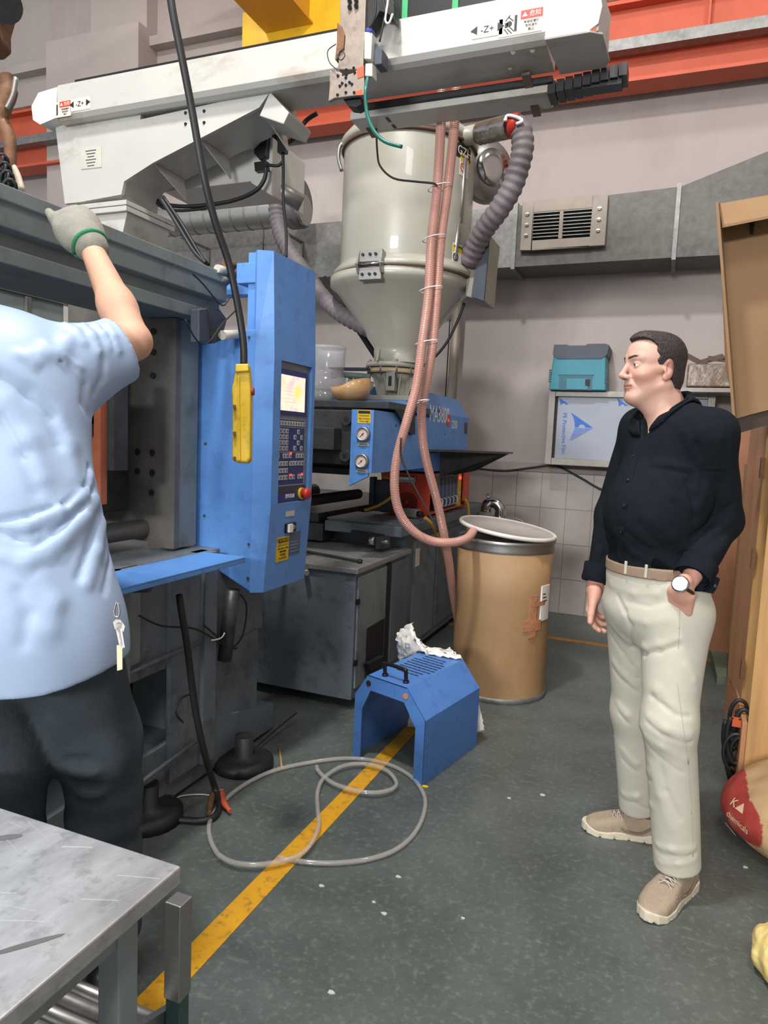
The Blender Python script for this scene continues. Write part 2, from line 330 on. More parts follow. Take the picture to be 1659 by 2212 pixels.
body=MB(); body.hexa([(a,5.86,z0),(b,5.86,z0),(b-.02,5.86,z1-.09),(a+.02,5.86,z1-.09)],[(a,6.18,z0),(b,6.18,z0),(b-.02,6.18,z1-.09),(a+.02,6.18,z1-.09)])
obj('body',body,M_teal,cr,bev=.008)
obj('rim',MB().prism([(a+.015,5.85,z1-.085),(a+.05,5.85,z1-.115),(b-.05,5.85,z1-.115),(b-.01,5.85,z1-.085),(b+.0,5.85,z1-.01),(b-.03,5.85,z1),(b-.16,5.85,z1),(b-.18,5.85,z1-.012),(a+.14,5.85,z1-.012),(a+.12,5.85,z1-.004),(a+.02,5.85,z1-.004)],(0,.34,0)),M_slate,cr)
obj('handle_recess',MB().box((a+.08,5.852,z0),(b-.11,5.862,z0+.12)),mat('teal_dark',(28,92,108),.5),cr)
obj('handle_panel',MB().box((a+.14,5.845,z0+.005),(b-.14,5.853,z0+.09)).box((a+.07,5.847,z0+.12),(b-.10,5.86,z0+.128)),M_teal,cr)
obj('latch',MB().box((b-.16,5.84,z0+.035),(b-.125,5.853,z0+.085)),M_ink,cr)
for k in range(6):
    for xx in(a-.006,b-.012): obj('clip',MB().box((xx,5.855,z0+.06+k*.018),(xx+.016,5.87,z0+.072+k*.018)),M_slate,cr)
pc=thing('wrapped_parcel','brown parcel wrapped in shiny clear tape beside the hanging carton','parcel',(.2,6.0,1.94))
obj('carton',MB().box((.08,5.72,1.93),(.50,6.1,2.10)),mat('taped_carton',(112,92,72),.3,0,.25,14,.6,14,((190,180,160),.5,22),coat=1),pc,bev=.012)
for k,(x,t) in enumerate(((.14,.5),(.24,-.3),(.38,.25),(.30,.1),(.45,-.2))):
    R=Matrix.Rotation(t,3,'Y')@Matrix.Rotation(.3,3,'X'); obj('torn_flap',MB().cb((x,5.8,2.13+.01*(k%2)),(.17,.16,.008),R),mat('flap_brown',(98,84,72),.6),pc)
one('wall_shelf',MB().box((.0,5.72,1.895),(3.0,6.19,1.925)),M_dsteel,'narrow steel shelf on the wall holding the wrapped parcel','shelf')
one('wall_cable',MB().tube([PY(x,y,6.15) for x,y in((985,1006),(1030,1012),(1090,1017),(1150,1010),(1200,1006),(1250,1030),(1310,1062),(1400,1080))],.009,8),M_black,'thin black cable sagging along the tiled wall','cable')
# ---------- right side: wooden cabinet with open doors, box, coil, sacks ----------
wc=thing('wooden_crate_cabinet','tall plywood tool cabinet with open hinged doors at the right edge','cabinet',(.9,3.6,0))
def vboard(name,p,q,z0,z1,t,m,lab=None):
    p=V((p[0],p[1],0));q=V((q[0],q[1],0)); n=V((-(q-p).y,(q-p).x,0)).normalized()*t
    return obj(name,MB().prism([p+V((0,0,z0)),q+V((0,0,z0)),q+n+V((0,0,z0)),p+n+V((0,0,z0))],(0,0,z1-z0)),m,wc,label=lab,bev=.002)
def bp(x,y0,dep,y1):   # board corner at pixel column, fixed distance
    d=ray(x,y0); d=d*(dep/math.hypot(d.x,d.y)); return CAM+d
M_ply2=mat('reddish_plywood',(158,108,76),.6,0,.14,3,.04,30,((140,84,46),.5,5,(1,1,.2)))
pA=PY(1500,1390,5.0); pB=PY(1590,1400,4.9)
vboard('back_panel',(pA.x,5.0),(pB.x+.35,4.95),.16,1.62,.02,M_ply2,'reddish plywood back panel')
p1=PY(1563,1440,4.05);p2=PY(1598,1490,3.55)
vboard('door_leaf',(p1.x+.02,4.05),(p2.x+.005,3.5),.30,1.66,.018,M_ply,'open plywood door leaf')
vboard('door_leaf',(PY(1572,1430,4.5).x,4.6),(PY(1571,1440,4.1).x+.01,4.1),.36,1.40,.018,M_pine)
p3=PY(1600,1500,3.48);p4=PY(1618,1500,3.40)
vboard('door_batten',(p3.x,3.46),(p4.x+.02,3.40),.24,1.72,.03,M_pine,'pale pine batten')
p5=PY(1603,1690,3.2)
vboard('front_board',(p5.x,3.2),(p5.x+.9,3.12),.02,1.72,.02,M_pine,'wide pine front board')
vboard('side_board',(p5.x+.002,3.22),(p5.x+.03,4.3),.0,.33,.02,M_ply)
vboard('top_rail',(.40,3.5),(1.3,3.42),1.60,1.68,.1,mat('old_dark_timber',(74,56,46),.8))
for z in(.45,.95,1.35): obj('hinge',MB().box((p3.x-.014,3.43,z),(p3.x+.0,3.47,z+.09)),M_rust,wc)
bx=thing('cardboard_box','big open cardboard carton turned on its side at the top right','box',(.5,3.1,1.6))
bd=2.95
B=[(1550,432),(1662,408),(1720,395),(1720,860),(1590,890),(1568,800)]
obj('back_face',MB().prism([PY(x,y,3.2) for x,y in((1553,440),(1800,395),(1800,850),(1592,903),(1567,790))],(0,.01,0)),M_card,bx)
obj('side_face',MB().hexa([PY(x,y,3.19) for x,y in((1548,436),(1556,440),(1592,905),(1584,908))],[PY(x,y,3.0) for x,y in((1546,438),(1552,438),(1588,900),(1582,905))]),M_card,bx,label='ragged torn side edge')
obj('top_flap',MB().hexa([PY(x,y,3.19) for x,y in((1553,440),(1800,398),(1800,405),(1553,448))],[PY(x,y,3.05) for x,y in((1560,486),(1800,438),(1800,444),(1560,492))]),M_card,bx)
obj('grip_hole',MB().prism([PY(x,y,3.188) for x,y in((1610,478),(1636,470),(1638,464),(1642,466),(1641,474),(1630,481),(1627,506),(1621,506),(1619,482))],(0,.004,0)),M_ink,bx)
obj('shadow_gap',MB().prism([PY(x,y,3.21) for x,y in((1590,905),(1700,872),(1700,905),(1600,935))],(0,.2,0)),mat('gap_shade_brown',(58,44,38),.8),bx,label='shade beneath the carton, painted as a dark strip')  # dark slab stands in for the shade in the gap under the carton
cc=thing('cable_coil','tangled coil of thick black cable beside the pine board','cable',(.42,3.35,.1))
for k in range(14):
    cx_,cy_=1590+random.uniform(-6,22),1580+random.uniform(-30,70); rx,ry=random.uniform(18,34),random.uniform(34,62); ph=random.random()*6
    obj('loop',MB().tube([PY(cx_+rx*math.cos(t+ph),max(0,cy_+ry*math.sin(t+ph)),3.28+.02*k*.6) for t in [i*math.pi/8 for i in range(14)]],.0085+.0015*(k%3),7,2),M_black,cc)
obj('plug',MB().cb(PY(1592,1560,3.3),(.04,.04,.03)),mat('orange_plug',(200,90,50),.5),cc)
one('foam_offcut',MB().prism([PZ(x,y,0) for x,y in((1532,1408),(1568,1408),(1568,1478),(1548,1478))],(0,0,.05)),mat('pale_green_board',(120,138,112),.7),'pale green board offcut on the floor under the open doors','board')
# ================= MACHINES =================
# ---- clamp side of the moulding machine ----
mm=thing('molding_machine','large dark green moulding machine body whose top beam the worker grips','machine',(-2.2,1.8,0))
XB=-1.70
# top beam running along Y, profile in XZ
zt=2.085
pf=[(XB-.34,zt-.02),(XB-.03,zt-.02),(XB-.03,zt),(XB,zt),(XB,zt-.041),(XB-.010,zt-.046),(XB-.010,zt-.108),(XB-.045,zt-.118),(XB-.045,zt-.15),(XB-.02,zt-.158),(XB-.02,zt-.202),(XB-.34,zt-.202)]
obj('top_beam',MB().prism([(x,-1.2,z) for x,z in pf],(0,3.66,0)),M_greenl,mm,bev=.003)
obj('beam_rail',MB().box((XB-.20,-1.2,zt-.019),(XB-.12,2.45,zt+.01)),M_green,mm)
obj('silver_rail',MB().box((-2.38,-1.0,1.945),(-2.345,2.45,1.965)),M_steel,mm)
obj('door_sheet',MB().box((-2.37,-1.0,1.0),(-2.355,2.24,1.944)),mat('door_grey',(128,138,138),.6),mm)
for y in(1.0,1.6,2.05): obj('door_stay',MB().box((-2.354,y,1.0),(-2.34,y+.02,1.94)),M_galv,mm)
obj('post',MB().box((-1.90,2.28,.98),(-1.80,2.40,1.88)),M_greenl,mm,label='grey green upright post')
pl=obj('platen',MB().box((-2.34,2.25,1.0),(-1.92,2.279,1.955)).box((-1.92,2.25,.98),(-1.792,2.279,1.88)),mat('oxidised_platen',(104,102,98),.5,.3,.25,6,.05,40,((80,62,54),.5,5)),mm,label='steel platen with bolt holes')
bh0=obj('bolt_hole',MB().cyl((-1.899,2.249,1.83),(-1.899,2.243,1.83),.012,n=12),M_ink,pl)
for (x,z) in((-1.899,1.75),(-1.899,1.66),(-1.899,1.36),(-1.899,1.28),(-1.901,1.20),(-1.972,1.36),(-1.972,1.28),(-2.055,1.28)): dup(bh0,pl,(x+1.899,0,z-1.83))
obj('tie_bar',MB().cyl((-1.95,.4,1.05),(-1.95,2.249,1.05),.038,n=24),M_steel,mm)
obj('tie_bar',MB().cyl((-2.25,.4,1.78),(-2.25,2.249,1.78),.05,n=24),M_chrome,mm)
obj('mold_half',MB().box((-2.3,2.0,1.12),(-2.02,2.249,1.7)),M_grime,mm,bev=.004)
obj('mold_plate',MB().box((-2.30,1.90,1.18),(-1.83,1.93,1.60)),mat('mold_orange',(172,96,66),.5,0,.2,8),mm,label='orange painted mould plate')
obj('mold_block',MB().box((-2.2,1.80,1.42),(-1.86,1.899,1.50)).box((-1.85,1.931,1.30),(-1.80,2.0,1.66)),M_grime,mm)
obj('connector_block',MB().box((-1.95,1.86,1.46),(-1.86,1.899,1.56)),M_red,mm)
obj('grey_guide',MB().box((-1.98,1.84,1.12),(-1.90,1.899,1.40)),M_galv,mm)
for k in range(6):
    y=1.98+.075*k; obj('mold_hose',MB().tube([(-2.36,y,1.97),(-2.34,y+.02,2.02+.012*(k%2)),(-2.35,y+.06,2.01),(-2.36,y+.09,1.968)],.006,6),[M_steel,M_ycab,M_rust,M_steel,M_orange,M_ycab][k],mm)
obj('valve',MB().cyl((-2.36,2.03,1.965),(-2.36,2.03,2.02),.012).cb((-2.355,2.10,1.985),(.03,.10,.022)),M_steel,mm)
obj('valve',MB().cyl((-2.37,2.16,1.965),(-2.37,2.16,2.04),.016),M_red,mm)
# blue tray and machine base
obj('tray',MB().box((-1.66,.5,.972),(-1.47,2.27,.980)).box((-1.474,.5,.957),(-1.47,2.27,.9719)),M_blue,mm,label='blue shelf along the machine front',bev=.003)
bs=MB(); bs.box((-2.9,-1.2,.10),(-1.74,2.9,.98))
obj('base',MB().box((-3.0,-1.2,.55),(-1.70,2.78,.97)).box((-3.0,2.2,.14),(-1.72,2.78,.6)),M_green,mm,bev=.006,label='dark green base body')
obj('side_skirt',MB().prism([(-1.695,-1.2,.45),(-1.695,1.95,.62),(-1.695,1.95,.97),(-1.695,-1.2,.97)],(-.02,0,0)),M_greenl,mm)
obj('base_foot_beam',MB().prism([(-1.70,-1.2,.02),(-1.70,2.9,.02),(-1.70,2.9,.14),(-1.70,2.3,.26),(-1.70,-1.2,.12)],(-.25,0,0)),M_green,mm)
obj('upright',MB().box((-1.72,1.78,.1),(-1.66,1.86,.97)),M_greenl,mm)
obj('upright',MB().box((-1.74,2.28,.1),(-1.66,2.36,.97)).box((-1.70,2.1,.1),(-1.68,2.28,.97)),M_green,mm)
obj('base_block',MB().box((-2.3,2.0,.14),(-1.95,2.9,.5)),M_dark,mm)
obj('mounting_foot',MB().lathe([(.13,0),(.13,.035),(.10,.05),(.04,.055),(.04,.14)],(-1.62,2.52,0),24),M_dark,mm,label='round black levelling foot')
obj('mounting_foot',MB().lathe([(.13,0),(.13,.035),(.10,.05),(.04,.055),(.04,.14)],(-1.70,2.0,0),24),M_dark,mm,label='round black levelling foot')
obj('pipe_stub',MB().cyl((-1.64,1.84,.93),(-1.58,1.86,.935),.03,n=14),M_grime,mm); obj('pipe_stub',MB().cyl((-1.64,2.44,.80),(-1.66,2.42,.50),.03,n=14),M_grime,mm)
for pts in([(300,1330),(350,1352),(420,1358),(470,1385),(500,1400),(525,1370),(533,1310),(520,1285)],[(440,1350),(480,1385),(495,1402),(512,1400)],[(395,1560),(380,1540),(390,1510),(410,1500)],[(640,1540),(580,1590),(530,1640),(520,1680)]):
    obj('loose_wire',MB().tube([PX(x,y,-1.64) for x,y in pts],.004,6),M_black,mm)
obj('cable_tie',MB().tube([PX(x,y,-1.62) for x,y in((457,1383),(470,1381),(480,1376),(485,1367))],.003,6),M_inkw,mm)
obj('lower_strut',MB().cyl(PX(262,1720,-1.66),PX(425,1600,-1.66),.008,n=8),M_green,mm)
obj('lower_strut',MB().cyl(PX(262,1460,-1.67),PX(450,1380,-1.67),.008,n=6),M_green,mm)
# black rubber cable hanging from the pipe stub and lying on the floor
one('floor_cable',MB().tube([PX(387,1285,-1.58),PX(392,1320,-1.56),PX(405,1400,-1.55),PX(420,1520,-1.54),PX(440,1620,-1.52),V(PZ(462,1695,.06)),V(PZ(472,1730,.02)),V(PZ(468,1758,.014)),V(PZ(440,1773,.014)),V(PZ(380,1770,.014)),V(PZ(300,1765,.014))],.0125,10),M_black,'thick black cable drooping from the machine base onto the floor','cable')
cl=thing('welding_clamp','small rusty orange spring clamp lying on the floor by the black cable','clamp',PZ(470,1745,0))
for s,(a,b,c_) in enumerate((((462,1712),(455,1735),(452,1758)),((478,1712),(484,1735),(497,1752)))):
    obj('jaw',MB().tube([PZ(x,y,.02) for x,y in(a,b,c_)],[.014,.012,.008],8),M_orange if s else M_rust,cl)
obj('spring',MB().cyl(PZ(466,1712,.02),PZ(484,1708,.025),.012),M_steel,cl)
one('inline_connector',MB().cb(PZ(371,1738,.015),(.02,.035,.014),Matrix.Rotation(-.6,3,'Z')).tube([PZ(x,y,.006) for x,y in((374,1732),(390,1720),(430,1716),(455,1718))],.003,6),M_plate,'small pale wire connector lying on the floor under the machine','connector')
one('wooden_stick',MB().cyl(PZ(603,1613,.005),PZ(609,1660,.005),.005,n=6),M_pine,'thin pale wooden stick lying on the floor by the levelling foot','stick')
# ---- control console ----
XC,YN,YF,ZB,ZT=-1.5,2.46,2.81,.80,2.165
cs=thing('control_console','tall blue control console with screen and keypad beside the yellow pendant','control panel',(-1.68,2.62,.8))
cb=MB(); cb.prism([(XC-.33,YN-.03,ZB+.13),(XC-.045,YN-.03,ZB+.0),(XC-.045,YN-.03,1.86),(XC-.33,YN-.03,1.85)],(0,.30,0))
obj('rear_box',cb,M_blue,cs,bev=.004)
fr=[(XC,ZB),(XC+.035,ZB+.35),(XC+.035,ZT-.35),(XC+.01,ZT)]
face=MB()
# front shell: -Y bevel face + X face, opening left for the keypad recess
za,zb_=1.165,1.75; ya,yb=YN+.055,YF-.03; xf=XC+.02
def fx(z): return np.interp(z,[ZB,ZB+.35,ZT-.4,ZT],[XC-.005,XC+.02,XC+.02,XC+.005])
for (y0,y1,z0,z1) in((YN,YF,ZB,za),(YN,ya,za,zb_),(yb,YF,za,zb_),(YN,YF,zb_,ZT)):
    zf=z0 if y1<YF or z0!=zb_ else z0; z1n=z1; z1f=z1
    face.hexa([(fx(z0),y0,z0),(fx(z0),y1,z0),(fx(z1f),y1,z1f),(fx(z1n),y0,z1n)],[(XC-.11,y0,z0),(XC-.11,y1,z0),(XC-.11,y1,z1f),(XC-.11,y0,z1n)])
obj('shell',face,M_blue,cs)
be=MB(); zs=[ZB,ZB+.35,ZT-.4,ZT]; pa=[(float(fx(z)),YN-.0006,z) for z in zs]; pb=[(XC-.05,YN-.032,z) for z in zs]
for k in range(3): be.hexa([pa[k],pb[k],pb[k+1],pa[k+1]],[(p[0]-.02,p[1]+.02,p[2]) for p in (pa[k],pb[k],pb[k+1],pa[k+1])])
obj('bevel_edge',be,M_blue,cs)
obj('top_bracket',MB().box((XC-.16,YN-.01,ZT-.12),(XC-.06,YN+.1,ZT-.04)).box((XC-.5,YN+.1,ZT-.14),(XC-.06,YN+.16,ZT-.06)),M_blue,cs,bev=.003)
for (x,z) in((-.28,1.83),(-.28,1.4),(-.28,1.1),(-.06,1.38),(-.06,1.0),(-.06,.86),(-.08,1.83)): obj('screw',MB().cyl((XC+x,YN-.028,z),(XC+x,YN-.034,z),.006,n=10),M_slate,cs)
W_,H_=yb-ya,zb_-za; xr=XC+.006
def kb(u0,u1,v0,v1,x0,x1,mb=None): return (mb or MB()).box((x0,ya+u0*W_,zb_-v0*H_),(x1,ya+u1*W_,zb_-v1*H_))
kp=obj('keypad',kb(0,1,0,1,xr-.03,xr),mat('panel_grey',(112,120,130),.4),cs,label='recessed grey operator panel')
obj('screen_bezel',kb(.03,.93,.05,.37,xr,xr+.004),M_navy,kp)
# screen picture (lit display)
sm=bpy.data.materials.new('lit_display'); sm.use_nodes=True; nt=sm.node_tree; bb=nt.nodes['Principled BSDF']
tc=nt.nodes.new('ShaderNodeTexCoord'); gt=nt.nodes.new('ShaderNodeTexNoise'); gt.inputs['Scale'].default_value=12
rp=nt.nodes.new('ShaderNodeValToRGB'); rp.color_ramp.elements[0].position=.35; rp.color_ramp.elements[0].color=rgb(255,228,190); rp.color_ramp.elements[1].position=.62; rp.color_ramp.elements[1].color=rgb(246,206,214)
e=rp.color_ramp.elements.new(.5); e.color=rgb(255,240,214)
nt.links.new(tc.outputs['Object'],gt.inputs['Vector']); nt.links.new(gt.outputs['Fac'],rp.inputs[0]); nt.links.new(rp.outputs[0],bb.inputs['Emission Color']); bb.inputs['Emission Strength'].default_value=1.05; bb.inputs['Base Color'].default_value=(.02,.02,.02,1)
scn=obj('screen',kb(.07,.83,.09,.34,xr+.004,xr+.0065),sm,kp,label='lit pinkish white display')
glm=mat('screen_text',(214,190,160),.5,emit=.9); gly=mat('screen_yellow',(226,214,120),.5,emit=.95)
for k in range(6): kb(.14,.40+.05*(k%2),.145+.025*k,.149+.025*k,xr+.0065,xr+.007,None)
tx=MB()
for k in range(6): kb(.16,.44+.05*(k%2),.15+.025*k,.155+.025*k,xr+.0065,xr+.0072,tx)
obj('screen_text',tx,glm,kp); obj('screen_picture',MB().cyl((xr+.0065,ya+.58*W_,zb_-.2*H_),(xr+.0072,ya+.58*W_,zb_-.2*H_),.026,n=18),gly,kp)
obj('key_overlay',kb(.0,.90,.40,.875,xr,xr+.002),M_navy,kp)
ln=MB()
for v in(.4,.455,.635,.875): kb(0,.9,v-.003,v+.003,xr+.002,xr+.003,ln)
kb(.885,.9,.4,.875,xr+.002,xr+.003,ln); obj('divider_lines',ln,mat('divider_grey',(140,146,152),.5),kp)
kw,kh=.075,.034
k0=None; kcol=[]
def key(u,v):
    global k0,ku,kv
    if k0 is None: k0=obj('key',kb(u,u+kw,v,v+kh,xr+.002,xr+.0055),M_key,kp,bev=.001); ku,kv=u,v; return
    dup(k0,kp,(0,(u-ku)*W_,-(v-kv)*H_))
for i in range(10): key(.02+i*.086,.412)
for r in range(4):
    for c in range(3): key(.05+c*.105,.468+r*.041)
for u,v in((.63,.47),(.52,.51),(.74,.51),(.63,.55),(.52,.59),(.74,.59)): key(u,v)
for u in(.0,.18,.27,.38,.60,.69,.78): key(u,.645)
for u in(.0,.09,.18,.27,.40,.49,.58,.68,.78): key(u,.70)
for u in(.0,.09,.18,.27): key(u,.75); key(u,.80)
for u in(.40,.50,.68,.77): key(u,.80)
kg=MB(); 
for ob in [o for o in kp.children if o.name.startswith('key') and not o.name.startswith('key_')]:
    x,y,z=ob.location; yy=ya+(ku+kw/2)*W_+y; zz=zb_-(kv+kh/2)*H_+z; kg.box((xr+.0056,yy-.004,zz-.005),(xr+.006,yy+.004,zz+.005))
go=obj('key_symbols',kg,M_slate,kp,kind='stuff')
for u,v in((.41,.645),(.43,.80),(.80,.80)): obj('indicator_light',MB().cyl((xr+.0055,ya+(u+.01)*W_,zb_-v*H_),(xr+.008,ya+(u+.01)*W_,zb_-v*H_),.0045,n=10),M_ledr,kp)
obj('lower_strip',kb(0,.95,.885,1,xr,xr+.003),mat('strip_dark',(52,56,70),.5),kp)
obj('name_strip',kb(.0,.70,.93,.985,xr+.003,xr+.004),M_navy,kp)
text('strip_lettering','塑料机械',.020,(xr+.0045,ya+.44*W_,zb_-.957*H_),(0,1,0),(0,0,1),M_inkw,kp)
es=obj('emergency_stop',MB().lathe([(.018,0),(.018,.012),(.025,.014),(.026,.028),(.021,.034),(.0,.036)],(xr+.012,ya+.80*W_,zb_-.945*H_),24,(1,0,0)),M_red,cs,label='red mushroom stop button')
obj('collar',MB().cyl((xr,ya+.80*W_,zb_-.945*H_),(xr+.014,ya+.80*W_,zb_-.945*H_),.026,n=24),M_yel,es)
def q(y0,y1,z0,z1,x0,x1): return MB().box((x0,y0,z0),(x1,y1,z1))
xo=lambda z:float(fx(z))
z=1.105; obj('name_plate',q(YN+.13,YN+.20,z,z+.022,xo(z)-.002,xo(z)+.003),M_plate,cs)
sw=obj('rocker_switch',q(YN+.13,YN+.215,1.035,1.075,xo(1.04)-.002,xo(1.04)+.010),M_blackp,cs,bev=.002)
obj('rocker',q(YN+.14,YN+.17,1.038,1.072,xo(1.04)+.010,xo(1.04)+.020),M_inkw,sw)
text('switch_mark','O',.022,(xo(1.04)+.0112,YN+.193,1.055),(0,1,0),(0,0,1),M_inkw,sw)
cp=obj('caution_plate',MB().hexa([(xo(.93)-.001,YN+.075,.915),(xo(.93)-.001,YN+.175,.915),(xo(.99),YN+.175,1.02),(xo(.99),YN+.075,1.02)],[(xo(.93)+.003,YN+.075,.915),(xo(.93)+.003,YN+.175,.915),(xo(.99)+.004,YN+.175,1.02),(xo(.99)+.004,YN+.075,1.02)]),M_yel,cs,label='yellow caution plate')
obj('caution_header',MB().box((xo(1.0)+.0035,YN+.082,.998),(xo(1.0)+.005,YN+.168,1.013)),M_ink,cp)
text('caution_lettering','CAUTION 注意',.012,(xo(1.0)+.0055,YN+.125,1.0055),(0,1,0),(0,0,1),M_yel,cp)
for k in range(5): text('caution_text',['Do not open the guard','while machine is running','请勿在运转时','打开安全门','Keep hands clear'][k],.009,(xo(.96)+.0042,YN+.125,.985-.014*k),(0,1,0),(0,0,1),M_ink,cp)
ip=obj('instruction_plate',MB().hexa([(xo(.93)-.001,YN+.178,.93),(xo(.93)-.001,YN+.275,.93),(xo(.99),YN+.275,1.03),(xo(.99),YN+.178,1.03)],[(xo(.93)+.003,YN+.178,.93),(xo(.93)+.003,YN+.275,.93),(xo(.99)+.004,YN+.275,1.03),(xo(.99)+.004,YN+.178,1.03)]),mat('plate_bluegrey',(74,100,128),.4),cs)
for k in range(6): obj('printed_line',MB().box((xo(.96)+.003,YN+.19,1.015-.014*k),(xo(.96)+.0045,YN+.25+.01*(k%2),1.018-.014*k)),mat('faded_print',(140,160,178),.5) if k==0 else bpy.data.materials['faded_print'],ip)
# ---- pendant ----
pdn=thing('pendant_control','yellow hanging pendant controller in front of the blue console','pendant',(-1.26,1.89,1.3))
pp=lambda x,y,d=2.2:CAM+ray(x,y)*d
dn=CF*.045
obj('housing',MB().prism([pp(x,y) for x,y in((508,802),(538,800),(541,840),(540,992),(534,1000),(506,998),(501,990),(502,880),(500,840))],dn),M_yel,pdn,bev=.006,label='worn yellow housing')
obj('cable_gland',MB().prism([pp(x,y,2.19) for x,y in((508,786),(536,785),(537,802),(508,804))],CF*.05),M_yel,pdn,bev=.004)
obj('ridge',MB().prism([pp(x,y,2.193) for x,y in((513,812),(517,812),(519,995),(514,995))],CF*.01),M_yel,pdn,bev=.002)
for y in(878,936,990): obj('clip_screw',MB().prism([pp(x,y+dy,2.19) for x,dy in((503,-3),(508,-4),(509,4),(503,3))],CF*.01),M_rust,pdn)
obj('button',MB().cyl(pp(538,846,2.22),pp(549,846,2.22),.012,n=14),mat('faded_red',(160,60,50),.6),pdn,label='faded red side button')
one('pendant_cable',MB().tube([pp(362,-60,2.0),pp(372,20,2.0),pp(392,120,2.02),pp(415,240,2.05),pp(440,380,2.08),pp(465,480,2.12),pp(492,560,2.16),pp(506,620,2.18),pp(519,690,2.2),pp(526,745,2.21),pp(527,790,2.21)],.0115,10),M_black,'long black cable hanging from above to the yellow pendant','cable')
cj=thing('cable_joint','rusty cable connectors clipped on the end of the top beam','connector',(-1.72,2.4,2.08))
for k,(x,y) in enumerate(((494,570),(478,580),(500,590),(488,602))): obj('coupling',MB().cyl(PX(x-9,y,-1.70),PX(x+9,y+5,-1.70),.018-.002*k,n=10),[M_rust,M_plate,M_grime,M_steel][k],cj)
sb=thing('limit_switch','grimy limit switch bracket on the machine left of the console','switch',(-1.75,2.4,1.9))
obj('body',MB().prism([PX(x,y,-1.66) for x,y in((430,668),(452,665),(456,738),(430,740))],(-.04,0,0)),M_slate,sb,bev=.004)
obj('lever',MB().prism([PX(x,y,-1.65) for x,y in((452,660),(474,668),(490,690),(478,735),(462,742))],(-.03,0,0)),M_grime,sb)
obj('roller',MB().cyl(PX(480,724,-1.63),PX(513,722,-1.63),.018),M_plate,sb)
for pts in([(400,690),(425,735),(450,740),(480,700),(512,668)],[(415,590),(440,615),(480,660),(500,640),(520,660)]): obj('lead',MB().tube([PX(x,y,-1.64) for x,y in pts],.003,6),M_black,sb)
# ---- electrical cabinet in front of the bed ----
ec=thing('side_cabinet','low dark cabinet topped with chequer plate between console and blue guard','cabinet',(-1.8,3.6,0))
zc=.775
obj('body',MB().box((-2.4,3.30,.06),(-1.463,4.08,zc-.03)),M_green,ec,bev=.004)
cp_=obj('top_plate',MB().box((-2.42,3.28,zc-.028),(-1.445,4.11,zc)),M_diam,ec,bev=.003,label='chequer plate top')
tr=MB()
for i in range(34):
    for s in(0,1):
        x=-1.46-.027*i; zz=zc-.014; a=.008*(1 if (i+s)%2 else -1)
        tr.add([(x-.006,3.2795,zz-a-.002),(x-.004,3.2795,zz-a-.004),(x+.006,3.2795,zz+a+.002),(x+.004,3.2795,zz+a+.004),(x,3.2775,zz)],[(0,1,4),(1,2,4),(2,3,4),(3,0,4)])
for i in range(40):
    for j in range(38):
        x=-1.46-.022*i; y=3.30+.021*j; d=1 if (i+j)%2 else -1
        tr.add([(x-.007,y-.007*d-.001,zc),(x-.005,y-.007*d-.003,zc),(x+.007,y+.007*d+.001,zc),(x+.005,y+.007*d+.003,zc),(x,y,zc+.0016)],[(0,1,4),(1,2,4),(2,3,4),(3,0,4)])
obj('raised_tread',tr,M_diam,cp_,kind='stuff')
obj('door',MB().box((-1.462,3.32,.12),(-1.452,3.72,zc-.05)),M_greenl,ec,bev=.002)
obj('door',MB().box((-1.462,3.80,.12),(-1.448,4.08,zc-.05)),M_green,ec,bev=.002)
obj('door_gap',MB().box((-1.459,3.73,.08),(-1.453,3.79,zc-.04)),M_ink,ec)
for z in(.58,.25): obj('hinge',MB().box((-1.455,3.30,z),(-1.445,3.33,z+.03)),M_blackp,ec)
obj('pipe_end',MB().cyl((-1.75,3.29,.735),(-1.72,3.24,.73),.014,n=12),M_steel,ec)
obj('vent_opening',MB().box((-1.4515,3.45,.0+.13),(-1.447,3.70,.42)),M_ink,ec)
obj('latch_handle',MB().prism([PX(x,y,-1.445) for x,y in((785,1432),(818,1415),(818,1432),(790,1450))],(.03,0,0)),M_dark,ec,bev=.003)
one('long_bolt',MB().cyl(PZ(655,1190,zc+.012),PZ(776,1212,zc+.012),.008,n=8).cyl(PZ(774,1212,zc+.012),PZ(781,1213,zc+.012),.013,n=8),M_dark,'long threaded bolt lying on the chequer plate','bolt')
# ---- bed of the machine ----
bd=thing('machine_bed','long dark machine bed carrying the orange red temperature controller','machine base',(-2.2,4.8,0))
obj('bed_side',MB().box((-3.0,4.16,.05),(-1.50,6.0,.86)),M_green,bd,bev=.006)
obj('bed_top',MB().box((-1.98,3.95,.86),(-1.46,6.05,.925)),M_green,bd,bev=.005)
obj('top_block',MB().prism([(-1.47,4.02,.925),(-2.0,4.02,.925),(-2.0,4.5,.925),(-1.47,4.3,.925)],(0,0,.012)),M_greenl,bd)
obj('lower_block',MB().box((-3.0,3.95,.79),(-1.99,4.6,.90)).box((-3.0,4.0,.9),(-2.05,5.9,.96)),M_grime,bd,bev=.004)
obj('bed_front',MB().box((-2.02,4.12,.70),(-1.501,4.159,.859)),M_green,bd)
obj('side_door',MB().box((-1.505,4.30,.10),(-1.492,4.75,.80)),M_greenl,bd,bev=.002)
obj('side_door',MB().box((-1.505,4.82,.10),(-1.492,5.5,.80)),M_green,bd,bev=.002)
obj('tape_label',MB().box((-1.4915,4.32,.62),(-1.489,4.40,.74)),M_stick,bd)
gb_=thing('guide_bracket','slotted steel clamp bracket with bolt in front of the bed','bracket',(-1.7,3.93,.75))
sx=lambda x,y:PY(x,y,3.93)
obj('slotted_bar',MB().prism([sx(x,y) for x,y in((758,1145),(828,1155),(828,1172),(757,1165))],(0,.08,0)),M_dark,gb_,bev=.002)
